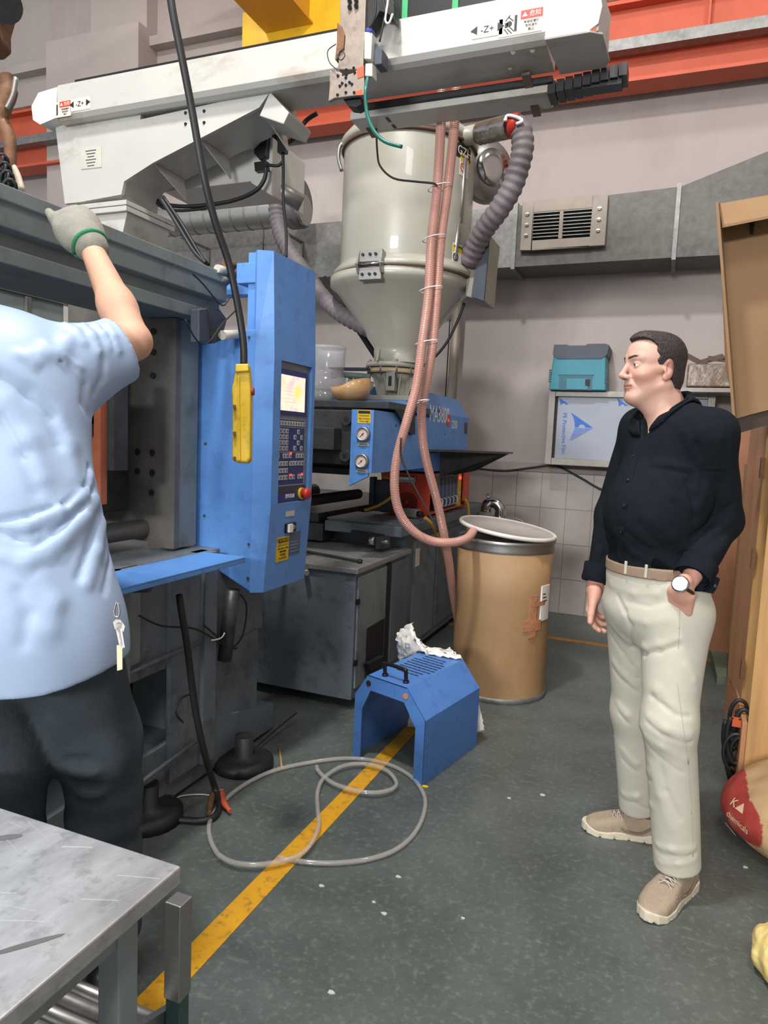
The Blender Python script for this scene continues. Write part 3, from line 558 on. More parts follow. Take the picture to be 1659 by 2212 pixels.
obj('slot',MB().prism([sx(x,y) for x,y in((776,1154),(800,1157),(800,1163),(776,1160))],(0,-.004,0)),M_ink,gb_)
P0=PY(811,1158,3.86)
obj('block',MB().prism([PY(x,y,3.84) for x,y in((811,1160),(828,1162),(828,1187),(811,1186))],(.0,.12,0)),M_grime,gb_,bev=.003)
obj('nut',MB().cyl(PY(800,1168,3.84),PY(810,1169,3.84),.028,n=6),M_steel,gb_)
obj('bolt',MB().cyl(PY(826,1170,3.8),PY(838,1171,3.8),.012,n=10),M_steel,gb_)
# ---- injection unit ----
iu=thing('injection_unit','blue injection unit with two pressure gauges under the hopper','machine',(-1.8,4.3,1.2))
xs=-1.5; yg=3.42
g0=PY(760,881,yg);g1=PY(755,1050,yg)
gx=PY(808,885,yg).x; gl=PY(757,960,yg).x
zt1=1.60; zb1=PY(800,1022,yg).z; zb0=PY(755,1050,yg).z
gp=obj('gauge_panel',MB().prism([(gl,yg,zb0),(gx-.021,yg,zb1-.02),(gx-.021,yg,zt1),(gl,yg,zt1)],(0,.02,0)),M_blue,iu,bev=.002)
sd=MB().prism([(gx,yg,zb1),(gx,yg+.14,zb1+.0),(gx,5.25,zb1+.02),(gx,5.25,1.60),(gx,yg,zt1)],(-.02,0,0))
obj('side_cover',sd,M_blue,iu)
obj('rear_cover',MB().prism([(gx+.001,4.35,1.25),(gx+.001,4.35,1.64),(gx-.10,4.35,1.78),(gx-.5,4.35,1.80),(gx-.5,4.35,1.25)],(0,.95,0)),M_blue,iu,bev=.004,label='sloped blue rear cover')
obj('rear_vent',MB().box((gx,5.18,1.52),(gx+.004,5.26,1.60)),M_blackp,iu)
obj('carriage',MB().box((-2.35,3.61,1.28),(gx-.05,4.6,1.52)).box((-2.3,3.6,1.24),(gx-.22,5.2,1.279)),M_dark,iu,bev=.004)
obj('front_plate',MB().box((-2.45,3.52,1.30),(gl-.005,3.60,1.60)),M_grime,iu,bev=.006,label='thick steel front plate')
obj('front_block',MB().box((-2.2,3.42,1.38),(gl-.10,3.52,1.50)),M_grime,iu,bev=.004)
for (x,z) in((-.10,1.55),(-.42,1.55),(-.10,1.35),(-.40,1.35)):
    b_=obj('socket_bolt',MB().cyl((gl+x+.03,3.52,z),(gl+x+.03,3.50,z),.032,n=20),M_grime,iu); obj('socket',MB().cyl((gl+x+.03,3.4995,z),(gl+x+.03,3.499,z),.015,n=6),M_ink,b_)
obj('top_slab',MB().box((-2.35,3.58,1.615),(gx+.02,4.30,1.655)),M_grime,iu,bev=.004,label='greasy steel slab carrying the hopper throat')
obj('blue_base_plate',MB().box((-2.3,3.9,1.655),(gx-.0,4.62,1.68)),M_blue,iu)
obj('hanging_bracket',MB().prism([PX(x,y,gx+.01) for x,y in((850,885),(893,885),(893,938),(884,940))],(.012,0,0)),M_dark,iu)
obj('barrel',MB().cyl((-2.15,2.8,1.30),(-2.15,4.0,1.30),.09,n=20).cyl((-2.0,3.0,1.06),(-2.0,4.5,1.06),.035,n=12).cyl((-2.35,3.0,1.06),(-2.35,4.5,1.06),.05,n=12),M_dark,iu)
obj('cylinder_rod',MB().cyl((-1.85,2.9,1.04),(-1.85,3.4,1.04),.014,n=10).cyl((-1.85,3.36,1.04),(-1.85,3.45,1.04),.028,n=12),M_steel,iu)
for zc_ in(PY(786,938,yg),PY(783,996,yg)):
    r_=.034; ga=obj('pressure_gauge',MB().lathe([(r_+.006,0),(r_+.006,.012),(r_+.002,.022),(r_-.004,.022),(r_-.005,.015)],(zc_.x,yg,zc_.z),32,(0,-1,0)),M_steel,iu)
    obj('dial',MB().cyl((zc_.x,yg-.012,zc_.z),(zc_.x,yg-.016,zc_.z),r_-.003,n=28),mat('dial_face',(214,196,186),.4) if 'dial_face' not in bpy.data.materials else bpy.data.materials['dial_face'],ga)
    nb=MB(); 
    for k in range(21):
        t=math.radians(-45+k*13.5); nb.cb((zc_.x+math.cos(t)*.026,yg-.0165,zc_.z+math.sin(t)*.026),(.005 if k%5==0 else .003,.0006,.0008),Matrix.Rotation(-t,3,'Y'))
    obj('scale_marks',nb,M_ink,ga)
    obj('needle',MB().cb((zc_.x-.004,yg-.0172,zc_.z-.004),(.032,.0008,.0022),Matrix.Rotation(math.radians(-45),3,'Y')).cyl((zc_.x,yg-.0165,zc_.z),(zc_.x,yg-.019,zc_.z),.004,n=10),M_ink,ga)
    obj('gauge_plate',MB().box((zc_.x-.032,yg-.003,zc_.z-.061),(zc_.x+.032,yg,zc_.z-.045)),M_plate,iu)
    obj('plate_marks',MB().box((zc_.x-.024,yg-.0035,zc_.z-.056),(zc_.x+.024,yg-.003,zc_.z-.050)),mat('mark_grey',(110,110,106),.5) if 'mark_grey' not in bpy.data.materials else bpy.data.materials['mark_grey'],iu)
cw=PY(787,900,yg); wl=obj('warning_label',MB().box((cw.x-.038,yg-.002,cw.z-.035),(cw.x+.038,yg,cw.z+.035)),M_yel,iu,label='torn yellow warning label')
obj('warning_header',MB().box((cw.x-.034,yg-.003,cw.z+.016),(cw.x+.034,yg-.002,cw.z+.031)),M_ink,wl)
for k in range(3): text('warning_text',['WARNING','High pressure','Keep clear'][k],.012,(cw.x,yg-.0025,cw.z+.004-.014*k),(1,0,0),(0,0,1),M_ink,wl)
tp=PX(944,897,gx+.003); 
text('model_lettering','MA3800',.155,(gx+.003,PX(946,897,gx).y+.03,PX(944,897,gx).z),(0,1,0),(0,0,1),M_inkw,iu,sx=.82)
rc=PX(968,908,gx); ro=obj('round_mark',MB().cyl((gx+.001,rc.y,rc.z),(gx+.004,rc.y,rc.z),.042,n=24),M_inkr,iu); text('mark_glyph','he',.04,(gx+.0045,rc.y,rc.z),(0,1,0),(0,0,1),M_inkw,ro)
rc=PX(978,918,gx); text('model_lettering','2250',.085,(gx+.003,rc.y+.03,rc.z),(0,1,0),(0,0,1),M_inkw,iu,sx=.85)
obj('recess_slot',MB().box((gx,4.33,1.37),(gx+.003,4.55,1.378)),M_slate,iu)
for (y,z) in((3.75,1.53),(3.75,1.20),(4.7,1.5)): obj('screw_hole',MB().cyl((gx,y,z),(gx+.002,y,z),.007,n=10),M_ink,iu)
# side shelf
sh=thing('side_shelf','dark angled steel shelf sticking out of the blue injection unit','shelf',(-1.35,4.7,1.4))
s0=PX(905,963,gx);
SA=[PZ(x,y,1.385) for x,y in((908,966),(1060,973))]
a=V((gx+.0,4.45,1.39)); 
T=[V((gx,4.4,1.395)),V((gx,5.05,1.395)),V((gx+.36,5.0,1.395)),V((gx+.04,4.25,1.395))]
q0=[PY(x,y,4.75) for x,y in((908,963),(930,961),(1060,972),(1058,976),(990,1008),(978,1012),(909,1022))]
obj('top_plate',MB().hexa([(gx,4.25,1.385),(gx+.42,4.78,1.385),(gx+.42,5.0,1.385),(gx,5.0,1.385)],[(gx,4.25,1.397),(gx+.42,4.78,1.397),(gx+.42,5.0,1.397),(gx,5.0,1.397)]),M_grime,sh)
obj('gusset',MB().prism([(gx,4.6,1.385),(gx+.40,4.80,1.385),(gx+.16,4.72,1.25),(gx,4.62,1.21)],(0,.02,0)),M_dark,sh)
obj('gusset',MB().prism([(gx,4.95,1.385),(gx+.40,4.95,1.385),(gx+.16,4.95,1.25),(gx,4.95,1.21)],(0,.02,0)),M_grime,sh)
# ---- temperature controller ----
tcx=thing('temperature_controller','orange red hot runner temperature controller box on the machine bed','controller',(-1.6,4.35,.93))
z0=.937;z1=1.225; fy=4.12
obj('case',MB().prism([(-1.755,fy,z0),(-1.46,fy,z0),(-1.455,fy-.02,z1),(-1.78,fy-.02,z1)],(0,.02,0)).box((-1.78,fy,z1-.004),(-1.455,5.0,z1)).box((-1.78,4.96,z0),(-1.46,5.0,z1)).box((-1.78,fy,z0),(-1.76,5.0,z1)).box((-1.76,fy,z0),(-1.47,5.0,z0+.02)),M_redbox,tcx,bev=.003,label='orange red enamelled case')
obj('side_wing',MB().prism([(-1.455,4.86,z0+.05),(-1.455,5.0,z0+.05),(-1.455,5.0,z1),(-1.455,4.86,z1)],(.012,0,0)),M_redbox,tcx)
obj('carry_handle',MB().box((-1.655,fy-.035,z1-.07),(-1.545,fy-.02,z1-.022)),M_steel,tcx,bev=.004)
obj('handle_grip',MB().box((-1.645,fy-.05,z1-.045),(-1.555,fy-.035,z1-.028)),M_inkw,tcx,bev=.003)
vg=MB(); cx_,cz_=-1.60,z0+.085
for r_,n_ in((.018,10),(.030,16),(.042,22),(.054,28),(.066,34)):
    for k in range(n_):
        t=2*math.pi*k/n_; vg.cyl((cx_+r_*math.cos(t),fy-.004,cz_+r_*math.sin(t)),(cx_+r_*math.cos(t),fy-.0155,cz_+r_*math.sin(t)),.0038,n=6)
obj('fan_holes',vg,M_ink,tcx,kind='stuff')
obj('connector_socket',MB().box((-1.80,fy-.06,z0+.01),(-1.70,fy-.0,z1-.06)).box((-1.83,fy-.08,z0+.05),(-1.80,fy-.02,z1-.04)),M_slate,tcx,bev=.004)
obj('name_strip',MB().box((-1.77,fy-.03,z1-.05),(-1.68,fy-.02,z1-.035)),M_ycab,tcx)
mod0=None
for k in range(6):
    y=4.24+.085*k; mo_=obj('module',MB().box((-1.475,y,z0+.03),(-1.462,y+.08,z1-.01)),M_navy if k else M_blackp,tcx,bev=.001)
    obj('display',MB().box((-1.462,y+.008,z1-.09),(-1.459,y+.06,z1-.03)),M_ink if k else mat('display_red',(120,30,34),.4),mo_)
    obj('module_handle',MB().tube([(-1.462,y+.02,z0+.045),(-1.445,y+.02,z0+.05),(-1.44,y+.02,z0+.075),(-1.445,y+.02,z0+.10),(-1.462,y+.02,z0+.103)],.004,6),M_inkw,mo_)
    obj('module_edge',MB().box((-1.462,y-.002,z0+.03),(-1.460,y+.002,z1-.01)),M_key,mo_)
obj('power_panel',MB().box((-1.475,4.76,z0+.02),(-1.461,4.85,z1-.008)),M_yel,tcx)
obj('power_light',MB().cyl((-1.461,4.80,z1-.05),(-1.452,4.80,z1-.05),.011,n=12),M_ledr,tcx,label='glowing red lamp')
obj('power_switch',MB().box((-1.461,4.785,z0+.10),(-1.455,4.82,z0+.13)),M_plate,tcx)
def remap(root):
    f=lambda p:V((-1.86+(p.x+1.78)*1.12,4.58+(p.y-4.12)*1.1,p.z)); L0=root.location.copy(); root.location=f(L0)
    def go(o):
        for c in o.children:
            if c.type=='MESH':
                for v in c.data.vertices: v.co=f(v.co+L0)-root.location
            go(c)
    go(root)
remap(tcx)
pg=thing('plug_connector','grey multi pin plug lying in front of the temperature controller','plug',(-1.60,4.43,.94))
R=Matrix.Rotation(-.3,3,'Z')
obj('hood',MB().cb((-1.57,4.42,.966),(.11,.06,.055),R),mat('grey_hood',(128,130,122),.5),pg,bev=.004)
obj('pins',MB().cb((-1.645,4.44,.968),(.05,.04,.008),R).cb((-1.645,4.44,.98),(.05,.04,.006),R).cb((-1.645,4.44,.956),(.05,.04,.006),R),M_steel,pg)
obj('tail',MB().cyl((-1.515,4.403,.966),(-1.485,4.39,.962),.02,n=10),M_blackp,pg)
one('conduit',MB().tube([PY(787,1103,4.35),PY(815,1093,4.38),PY(840,1078,4.42),PY(858,1062,4.5)],.011,10),M_ycab,'yellow cable leaving the controller socket to the left','cable')
one('conduit',MB().tube([PY(884,1024,4.75),PY(900,1014,4.75),PY(940,1008,4.8),PY(978,1022,4.9)],.013,10),M_ycab,'yellow cable arching over the temperature controller','cable')
one('conduit',MB().tube([PX(1004,1078,-1.44),PX(1010,1090,-1.42),PX(1012,1110,-1.41),PX(1010,1150,-1.41)],.012,10),M_ycab,'yellow cable hanging behind the open drum lid','cable')
one('conduit',MB().tube([PX(918,1118,-1.43),PX(934,1135,-1.40),PX(946,1160,-1.40),PX(955,1185,-1.40),PX(965,1230,-1.42)],.012,10),M_ycab,'yellow cable drooping down the bed side beside the pink hose','cable')
# ---- hopper ----
HX,HY=-1.63,4.25; TX=HX-.05
hz=lambda px,py:PY(px,py,HY-.30).z
ho=thing('hopper_dryer','big ivory hopper dryer cylinder with conical bottom','hopper',(HX,HY,1.68))
zf=2.44; R1=.405; R2_=.445; ztop=3.22; zth=1.90
obj('drum',MB().lathe([(R1-.01,zf),(R1,zf+.04),(R1,ztop-.02),(R1-.005,ztop)],(HX,HY,0),64),M_cream,ho,label='ivory insulated cylinder')
obj('lid',MB().lathe([(R1+.012,ztop-.01),(R1+.018,ztop+.03),(R1-.02,ztop+.075),(.02,ztop+.12)],(HX,HY,0),56),M_cream,ho)
obj('lid_seal',MB().lathe([(R1+.012,ztop-.03),(R1+.016,ztop-.022),(R1+.014,ztop-.012)],(HX,HY,0),56),mat('seal_brown',(96,70,54),.7),ho)
obj('upper_flange',MB().lathe([(R1,zf+.075),(R2_-.02,zf+.05),(R2_,zf+.03),(R2_,zf+.004)],(HX,HY,0),64),M_cream,ho)
obj('flange_seal',MB().lathe([(R2_-.004,zf-.004),(R2_-.004,zf+.004)],(HX,HY,0),64),mat('gasket',(116,84,60),.8),ho)
obj('cone',MB().lathe([(R2_,zf-.004),(R2_,zf-.05),(R2_-.035,zf-.075),(.155,zth+.13),(.150,zth+.03),(.16,zth+.03)],(HX-.02,HY,0),64),M_cream,ho,label='conical bottom')
obj('throat_flange',MB().lathe([(.175,zth),(.175,zth+.03)],(TX,HY,0),40),M_cream,ho)
obj('throat_flange',MB().lathe([(.165,zth-.035),(.165,zth-.005)],(TX,HY,0),40),mat('stained_cream',(196,176,140),.6),ho)
obj('throat',MB().lathe([(.155,zth-.04),(.105,zth-.08),(.10,1.73),(.13,1.715)],(TX,HY,0),32),M_cream,ho)
obj('throat_base',MB().box((TX-.19,HY-.19,1.69),(TX+.19,HY+.19,1.72)),M_cream,ho,bev=.004)
for k in range(10):
    t=k*math.pi/5+.2; obj('flange_bolt',MB().cyl((TX+.16*math.cos(t),HY+.16*math.sin(t),zth-.05),(TX+.16*math.cos(t),HY+.16*math.sin(t),zth+.045),.008,n=8),M_steel,ho)
for t in(-2.2,-1.57,-.9,-.2): obj('rib',MB().prism([(TX+.10*math.cos(t),HY+.10*math.sin(t),zth-.04),(TX+.155*math.cos(t),HY+.155*math.sin(t),zth-.04),(TX+.11*math.cos(t),HY+.11*math.sin(t),1.72),(TX+.10*math.cos(t),HY+.10*math.sin(t),1.72)],(.01,0,0)),M_cream,ho)
obj('cone_gusset',MB().prism([(TX-.04,HY-.16,zth+.03),(TX-.04,HY-.19,zth+.03),(TX-.04,HY-.16,zth+.11)],(.01,0,0)),M_cream,ho)
sg=obj('sight_glass',MB().box((TX+.015,HY-.155,1.75),(TX+.075,HY-.10,1.87)),M_steel,ho,bev=.003)
obj('window',MB().box((TX+.035,HY-.158,1.78),(TX+.055,HY-.155,1.84)),M_ink,sg)
sl=obj('slide_valve',MB().cyl((TX-.10,HY-.08,1.78),(TX-.24,HY-.16,1.80),.03,n=14).cyl((TX-.15,HY-.11,1.79),(TX-.17,HY-.12,1.793),.06,n=6).cyl((TX-.20,HY-.14,1.79),(TX-.22,HY-.15,1.793),.055,n=6),mat('pale_green_cast',(172,184,164),.5),ho)
obj('slide_plate',MB().box((TX-.36,HY-.2,zth-.02),(TX-.1,HY-.05,zth-.012)),M_slate,ho)
# clamp latch on flange
lt=math.radians(-98-8); lx,ly=HX-.03,HY-math.sqrt(R2_**2-.03**2)
la=obj('hinge_latch',MB().box((lx-.075,ly-.02,zf+.015),(lx+.065,ly+.02,zf+.085)).box((lx-.075,ly-.02,zf-.085),(lx+.065,ly+.02,zf-.015)),M_steel,ho,bev=.003,label='bolted steel hinge plate')
for x in(-.082,.062): obj('lug',MB().prism([(lx+x,ly-.03,zf-.05),(lx+x,ly-.05,zf),(lx+x,ly-.03,zf+.07),(lx+x,ly+.02,zf+.07),(lx+x,ly+.02,zf-.05)],(.012,0,0)),M_steel,la)
obj('pin',MB().cyl((lx-.09,ly-.035,zf),(lx+.085,ly-.035,zf),.008,n=10),M_chrome,la)
for x in(-.045,.0,.035,):
    for z in(.055,-.055): obj('bolt_head',MB().cyl((lx+x-.005,ly-.02,zf+z),(lx+x-.005,ly-.03,zf+z),.009,n=8),M_dark,la)
for z in(ztop-.02,): obj('side_clasp',MB().tube([(HX-.37,HY-.19,z-.12),(HX-.39,HY-.2,z-.05),(HX-.385,HY-.2,z+.02),(HX-.36,HY-.19,z+.05)],.012,8),M_steel,ho)
def onwall(name,px,py,w_,h_,m,lab=None,off=.002):
    # curved sticker on the drum: centre at the pixel's ray hit
    d=ray(px,py); o=CAM-V((HX,HY,0)); A=d.x**2+d.y**2; Bq=2*(o.x*d.x+o.y*d.y); Cq=o.x**2+o.y**2-R1**2; t=(-Bq-math.sqrt(max(0,Bq*Bq-4*A*Cq)))/(2*A); p=CAM+d*t
    th=math.atan2(p.y-HY,p.x-HX); n=8; vs=[]
    for rr in(R1+off,R1-.004):
        for i in range(n+1):
            a_=th+(i/n-.5)*w_/R1
            for zz in(-h_/2,h_/2): vs.append((HX+rr*math.cos(a_),HY+rr*math.sin(a_),p.z+zz))
    k=2*(n+1); fs=[(2*i,2*i+2,2*i+3,2*i+1) for i in range(n)]+[(k+2*i,k+2*i+1,k+2*i+3,k+2*i+2) for i in range(n)]
    fs+=[(2*i,k+2*i,k+2*i+2,2*i+2) for i in range(n)]+[(2*i+1,2*i+3,k+2*i+3,k+2*i+1) for i in range(n)]+[(0,1,k+1,k),(2*n,k+2*n,k+2*n+1,2*n+1)]
    o_=obj(name,MB().add(vs,fs),m,ho,label=lab); return o_,p,th
def walltext(s,size,p,th,dz,m,dx=0): 
    a_=th+dx/R1; c=V((HX+(R1+.0035)*math.cos(a_),HY+(R1+.0035)*math.sin(a_),p.z+dz)); return text('sticker_lettering',s,size,c,(-math.sin(a_),math.cos(a_),0),(0,0,1),m,ho)
o_,p,th=onwall('maker_sticker',1003,330,.15,.075,M_ink); walltext('GZH',.07,p,th,-.002,M_stick); 
o_,p,th=onwall('maker_sticker',1003,308,.10,.03,M_ink); walltext('干燥机',.022,p,th,0,M_stick)
for (px,py) in((1003,358),(988,551)):
    o_,p,th=onwall('caution_sticker',px,py,.09,.125,M_stick); onwall('caution_band',px-(-1 if py<400 else 0),py-(14 if py<400 else 13),.088,.035,M_yel,off=.003)
    walltext('▲注意高温',.016,p,th,.046,M_ink)
    a_=th-.02/R1; c=V((HX+(R1+.003)*math.cos(a_),HY+(R1+.003)*math.sin(a_),p.z-.015)); nx=V((math.cos(a_),math.sin(a_),0)); tg=V((-math.sin(a_),math.cos(a_),0))
    obj('prohibition_ring',MB().tube([c+tg*.022*math.cos(t)+V((0,0,.022*math.sin(t))) for t in[i*math.pi/10 for i in range(21)]],.0025,5,1).tube([c+tg*.014+V((0,0,-.014)),c-tg*.014+V((0,0,.014))],.0022,5,1),M_inkr if py<400 else M_ink,ho)
# outlet with metal sleeve
ot=PY(1040,265,HY-.1)
obj('outlet',MB().cyl((HX+.25,HY-.1,3.22),(HX+.50,HY-.12,3.235),.052,n=20),M_cream,ho)
# control box on the hopper's right side
cbx=obj('control_box',MB().prism([PY(x,y,HY-.05) for x,y in((1010,520),(1058,505),(1052,560),(1045,650),(1005,640))],(0,.28,0)),mat('dusty_box',(150,146,132),.5,0,.1,8),ho,bev=.006)
obj('box_door',MB().prism([PY(x,y,HY-.07) for x,y in((1035,520),(1058,503),(1045,650),(1018,640))],(0,.02,0)),M_slate,ho)
obj('edge_trim',MB().cyl((HX+.385,HY-.15,2.72),(HX+.36,HY-.15,2.42),.014,n=8).cyl((HX+.395,HY-.12,3.1),(HX+.385,HY-.12,2.74),.012,n=8),M_steel,ho)
blw=thing('blower','silver snail blower mounted behind the hopper','blower',(-1.05,4.55,3.0))
bc=PY(1035,378,4.5)
obj('volute',MB().lathe([(.02,0),(.15,.0),(.19,.04),(.19,.10),(.10,.14),(.02,.14)],bc,36,(.75,-.66,0)),M_steel,blw)
obj('inlet_ring',MB().lathe([(.05,.14),(.11,.14),(.11,.16),(.05,.16)],bc,28,(.75,-.66,0)),M_chrome,blw)
obj('motor',MB().cyl(bc,bc-V((.75,-.66,0))*.2,.07,n=20),M_slate,blw)
# flexible ducts
def flex(name,pts,r,lab,rib=.0028,nrib=24,m=M_hose,n=18): return one(name,MB().tube(pts,r,n,6,rib,nrib),m,lab,'hose')
# sleeve + right duct
sv=thing('duct_sleeve','crinkled foil sleeve with red tape joining hopper outlet and fabric duct','sleeve',(-1.05,4.1,3.2))
o0=V((HX+.48,HY-.12,3.23)); o1=PY(1105,272,4.0)
obj('foil',MB().tube([o0,o0.lerp(o1,.5),o1],.063,20,8),mat('foil',(150,150,150),.25,.9,.3,20,.9,16),sv)
obj('red_tape',MB().cyl(PY(1101,272,4.0),PY(1120,272,4.0),.066,n=20),M_red,sv)
obj('clamp_band',MB().tube([PY(x,y,3.93) for x,y in((1092,262),(1096,250),(1118,254),(1128,262),(1115,268))],.009,8),M_inkw,sv)
flex('flexible_duct',[PY(x,y,d_) for x,y,d_ in((1112,272,4.0),(1124,282,4.0),(1129,305,4.0),(1126,340,4.0),(1108,400,4.02),(1080,450,4.05),(1050,490,4.1),(1030,525,4.15),(1012,570,4.2))],.060,'grey fabric duct bending down on the right side of the hopper')
flex('flexible_duct',[PY(x,y,d_) for x,y,d_ in((596,420,4.4),(598,470,4.4),(612,520,4.35),(640,565,4.3),(670,605,4.25),(700,645,4.2),(740,680,4.15),(785,705,4.15),(800,712,4.2))],.052,'grey fabric duct sweeping into the cone on the left side of the hopper')
one('black_hose',MB().tube([PY(x,y,4.35) for x,y in((1003,655),(990,690),(965,740),(935,775),(900,800))],.009,8),M_black,'black cable hanging under the hopper control box to the throat','cable')
one('thin_cable',MB().tube([PY(x,y,6.0) for x,y in((972,690),(968,760),(962,860))],.006,6),M_black,'thin black cable running down beside the grey wall pipe','cable')
# pink suction hoses
H1=[PY(x,y,d_) for x,y,d_ in((955,150,3.35),(953,250,3.35),(945,400,3.35),(932,520,3.35),(925,640,3.35),(912,740,3.33),(900,830,3.32),(880,905,3.3),(858,985,3.3),(852,1050,3.3),(862,1105,3.32),(890,1145,3.36),(930,1168,3.42),(975,1172,3.5),(1008,1163,3.62),(1022,1148,3.75))]
H2=[PY(x,y,d_) for x,y,d_ in((986,150,3.4),(983,250,3.4),(968,400,3.4),(952,520,3.4),(945,620,3.4),(935,740,3.4),(922,820,3.42),(911,880,3.45),(912,940,3.5),(922,1000,3.55),(938,1060,3.6),(950,1110,3.64),(960,1160,3.68),(969,1210,3.78),(978,1280,4.0),(990,1350,4.25),(1000,1420,4.4))]
one('suction_hose',MB().tube(H1,.023,14,5,.0009,120),M_pink,'pink ribbed suction hose looping in a U into the fibre drum','hose')
one('suction_hose',MB().tube(H2,.023,14,5,.0009,120),M_pink,'pink ribbed suction hose dropping behind the bed beside the U loop','hose')
for (x,y,d_) in((950,405,3.37),(938,515,3.37),(931,625,3.37),(922,740,3.36),(903,868,3.38)):
    c=PY(x,y,d_); sg_=.058 
    one('zip_tie',MB().tube([c+V((math.cos(t)*sg_,math.sin(t)*.045,.012*math.cos(t))) for t in[i*math.pi/8 for i in range(17)]],.0028,6,1),M_inkw,'white zip tie around the two pink hoses, '+{405:'topmost at the black signal wire',515:'second from the top',625:'level with the hopper rim',740:'at the level of the cone bottom',868:'lowest just above the loop'}[y],'zip tie','zip ties on the pink hoses')
one('signal_wire',MB().tube([PY(x,y,3.3) for x,y in((812,262),(815,330),(822,360),(850,385),(895,392),(935,396),(944,402))],.005,7),M_black,'thin black wire drooping from the robot arm to the pink hoses','cable')
one('signal_wire',MB().tube([PY(x,y,3.26) for x,y in((866,945),(866,985),(880,1020),(900,1060),(925,1105),(945,1150))],.005,7),M_black,'thin black wire crossing the U loop of the pink hose','cable')
# ---- fibre drum ----
DX,DY=-.845,4.05
fd=thing('fibre_drum','tall brown fibreboard drum with steel rim behind the blue guard','drum',(DX,DY,0))
zr=.915; rd_=.278
obj('body',MB().lathe([(rd_,.02),(rd_-.004,.2),(rd_-.006,.6),(rd_,zr-.05),(rd_-.012,zr-.05),(rd_-.012,.05)],(DX,DY,0),56,cap=False),M_kraft,fd)
obj('bottom_disc',MB().cyl((DX,DY,.03),(DX,DY,.06),rd_-.01,n=40),M_kraft,fd)
obj('bottom_chime',MB().lathe([(rd_+.004,0),(rd_+.008,.01),(rd_+.006,.03),(rd_-.01,.035),(rd_-.01,0)],(DX,DY,0),56,cap=False),M_galv,fd)
obj('rim_band',MB().lathe([(rd_+.002,zr-.065),(rd_+.006,zr-.05),(rd_+.002,zr-.03),(rd_+.008,zr-.015),(rd_+.01,zr),(rd_-.004,zr+.006),(rd_-.014,zr-.01),(rd_-.014,zr-.06)],(DX,DY,0),56,cap=False),M_steel,fd,label='bright steel rim')
obj('contents',MB().cyl((DX,DY,.66),(DX,DY,.67),rd_-.014,n=40),mat('resin_pellets',(120,90,66),.8,0,.3,80,.4,120),fd,kind='stuff')
def drumsticker(name,t0_,t1_,z0_,z1_,m,o=.0015):
    vs=[];n=6
    for rr in(rd_+o+.001,rd_-.006):
        for i in range(n+1):
            a_=math.radians(t0_+(t1_-t0_)*i/n)
            for zz in(z0_,z1_): vs.append((DX+rr*math.cos(a_),DY+rr*math.sin(a_),zz))
    k=2*(n+1); fs=[(2*i,2*i+2,2*i+3,2*i+1) for i in range(n)]+[(k+2*i,k+2*i+1,k+2*i+3,k+2*i+2) for i in range(n)]+[(2*i,k+2*i,k+2*i+2,2*i+2) for i in range(n)]+[(2*i+1,2*i+3,k+2*i+3,k+2*i+1) for i in range(n)]+[(0,1,k+1,k),(2*n,k+2*n,k+2*n+1,2*n+1)]
    return obj(name,MB().add(vs,fs),m,fd)
drumsticker('white_label',-27,-8,.47,.67,M_paper)
M_tape=mat('packing_tape',(176,124,92),.15,0,.15,20,.5,40,coat=1)
drumsticker('packing_tape',-52,-26,.42,.48,M_tape,.002); drumsticker('packing_tape',-44,-34,.38,.62,M_tape,.001); drumsticker('packing_tape',-40,-20,.56,.585,M_tape,.003)
for k in range(3): drumsticker('label_text',-25,-20+2*k,.62-.02*k,.626-.02*k,M_ink,.003)
# drum lid lying tilted on the rim
ld=thing('drum_lid','white plastic drum lid resting tilted on the open fibre drum','lid',(DX,DY,zr))
dirn=V((-.95,0,.13)).normalized(); nrm=V((.135,-.02,.99)).normalized(); lc=V((DX+.01,DY-.02,zr+.045))
obj('disc',MB().lathe([(.0,.0),(.255,.002),(.26,.012),(.272,.012)],lc,48,nrm,cap=False).lathe([(.0,-.004),(.255,-.002)],lc,48,nrm,cap=False),mat('lid_grey',(170,162,156),.5),ld)
obj('lid_rim',MB().tube([lc+nrm*.006+V((math.cos(t),math.sin(t),0)).cross(nrm).cross(nrm).normalized()*-.274 for t in[i*2*math.pi/48 for i in range(49)]],.012,10,1),mat('lid_white',(214,208,200),.4),ld)
# vacuum receiver head behind the drum
vt=thing('steel_vacuum_receiver','polished round steel vessel with bent pipe behind the fibre drum','vessel',(-.95,5.2,0))
vc=PY(1085,1125,5.2)
obj('vessel',MB().lathe([(.14,-.9),(.145,-.05),(.165,-.045),(.165,-.01),(.15,.01),(.10,.03),(.02,.035)],vc,36),M_chrome,vt)
obj('elbow',MB().tube([vc+V((-.02,0,.02)),vc+V((-.02,0,.09)),vc+V((-.06,0,.13)),vc+V((-.12,0,.12)),vc+V((-.13,0,.06))],.042,16),M_chrome,vt)
obj('clamp_ring',MB().cyl(vc+V((-.10,0,.10)),vc+V((-.12,0,.12)),.055,n=20).tube([vc+V((-.1,0,.16)),vc+V((-.13,0,.18)),vc+V((-.11,0,.2))],.008,6),M_steel,vt)
one('grey_slab',MB().prism([PZ(1125,1137,.72),PZ(1165,1139,.72),PZ(1160,1155,.72),PZ(1120,1152,.72)],(0,0,-.06)),M_slate,'dark flat box edge behind the drum lid','box')
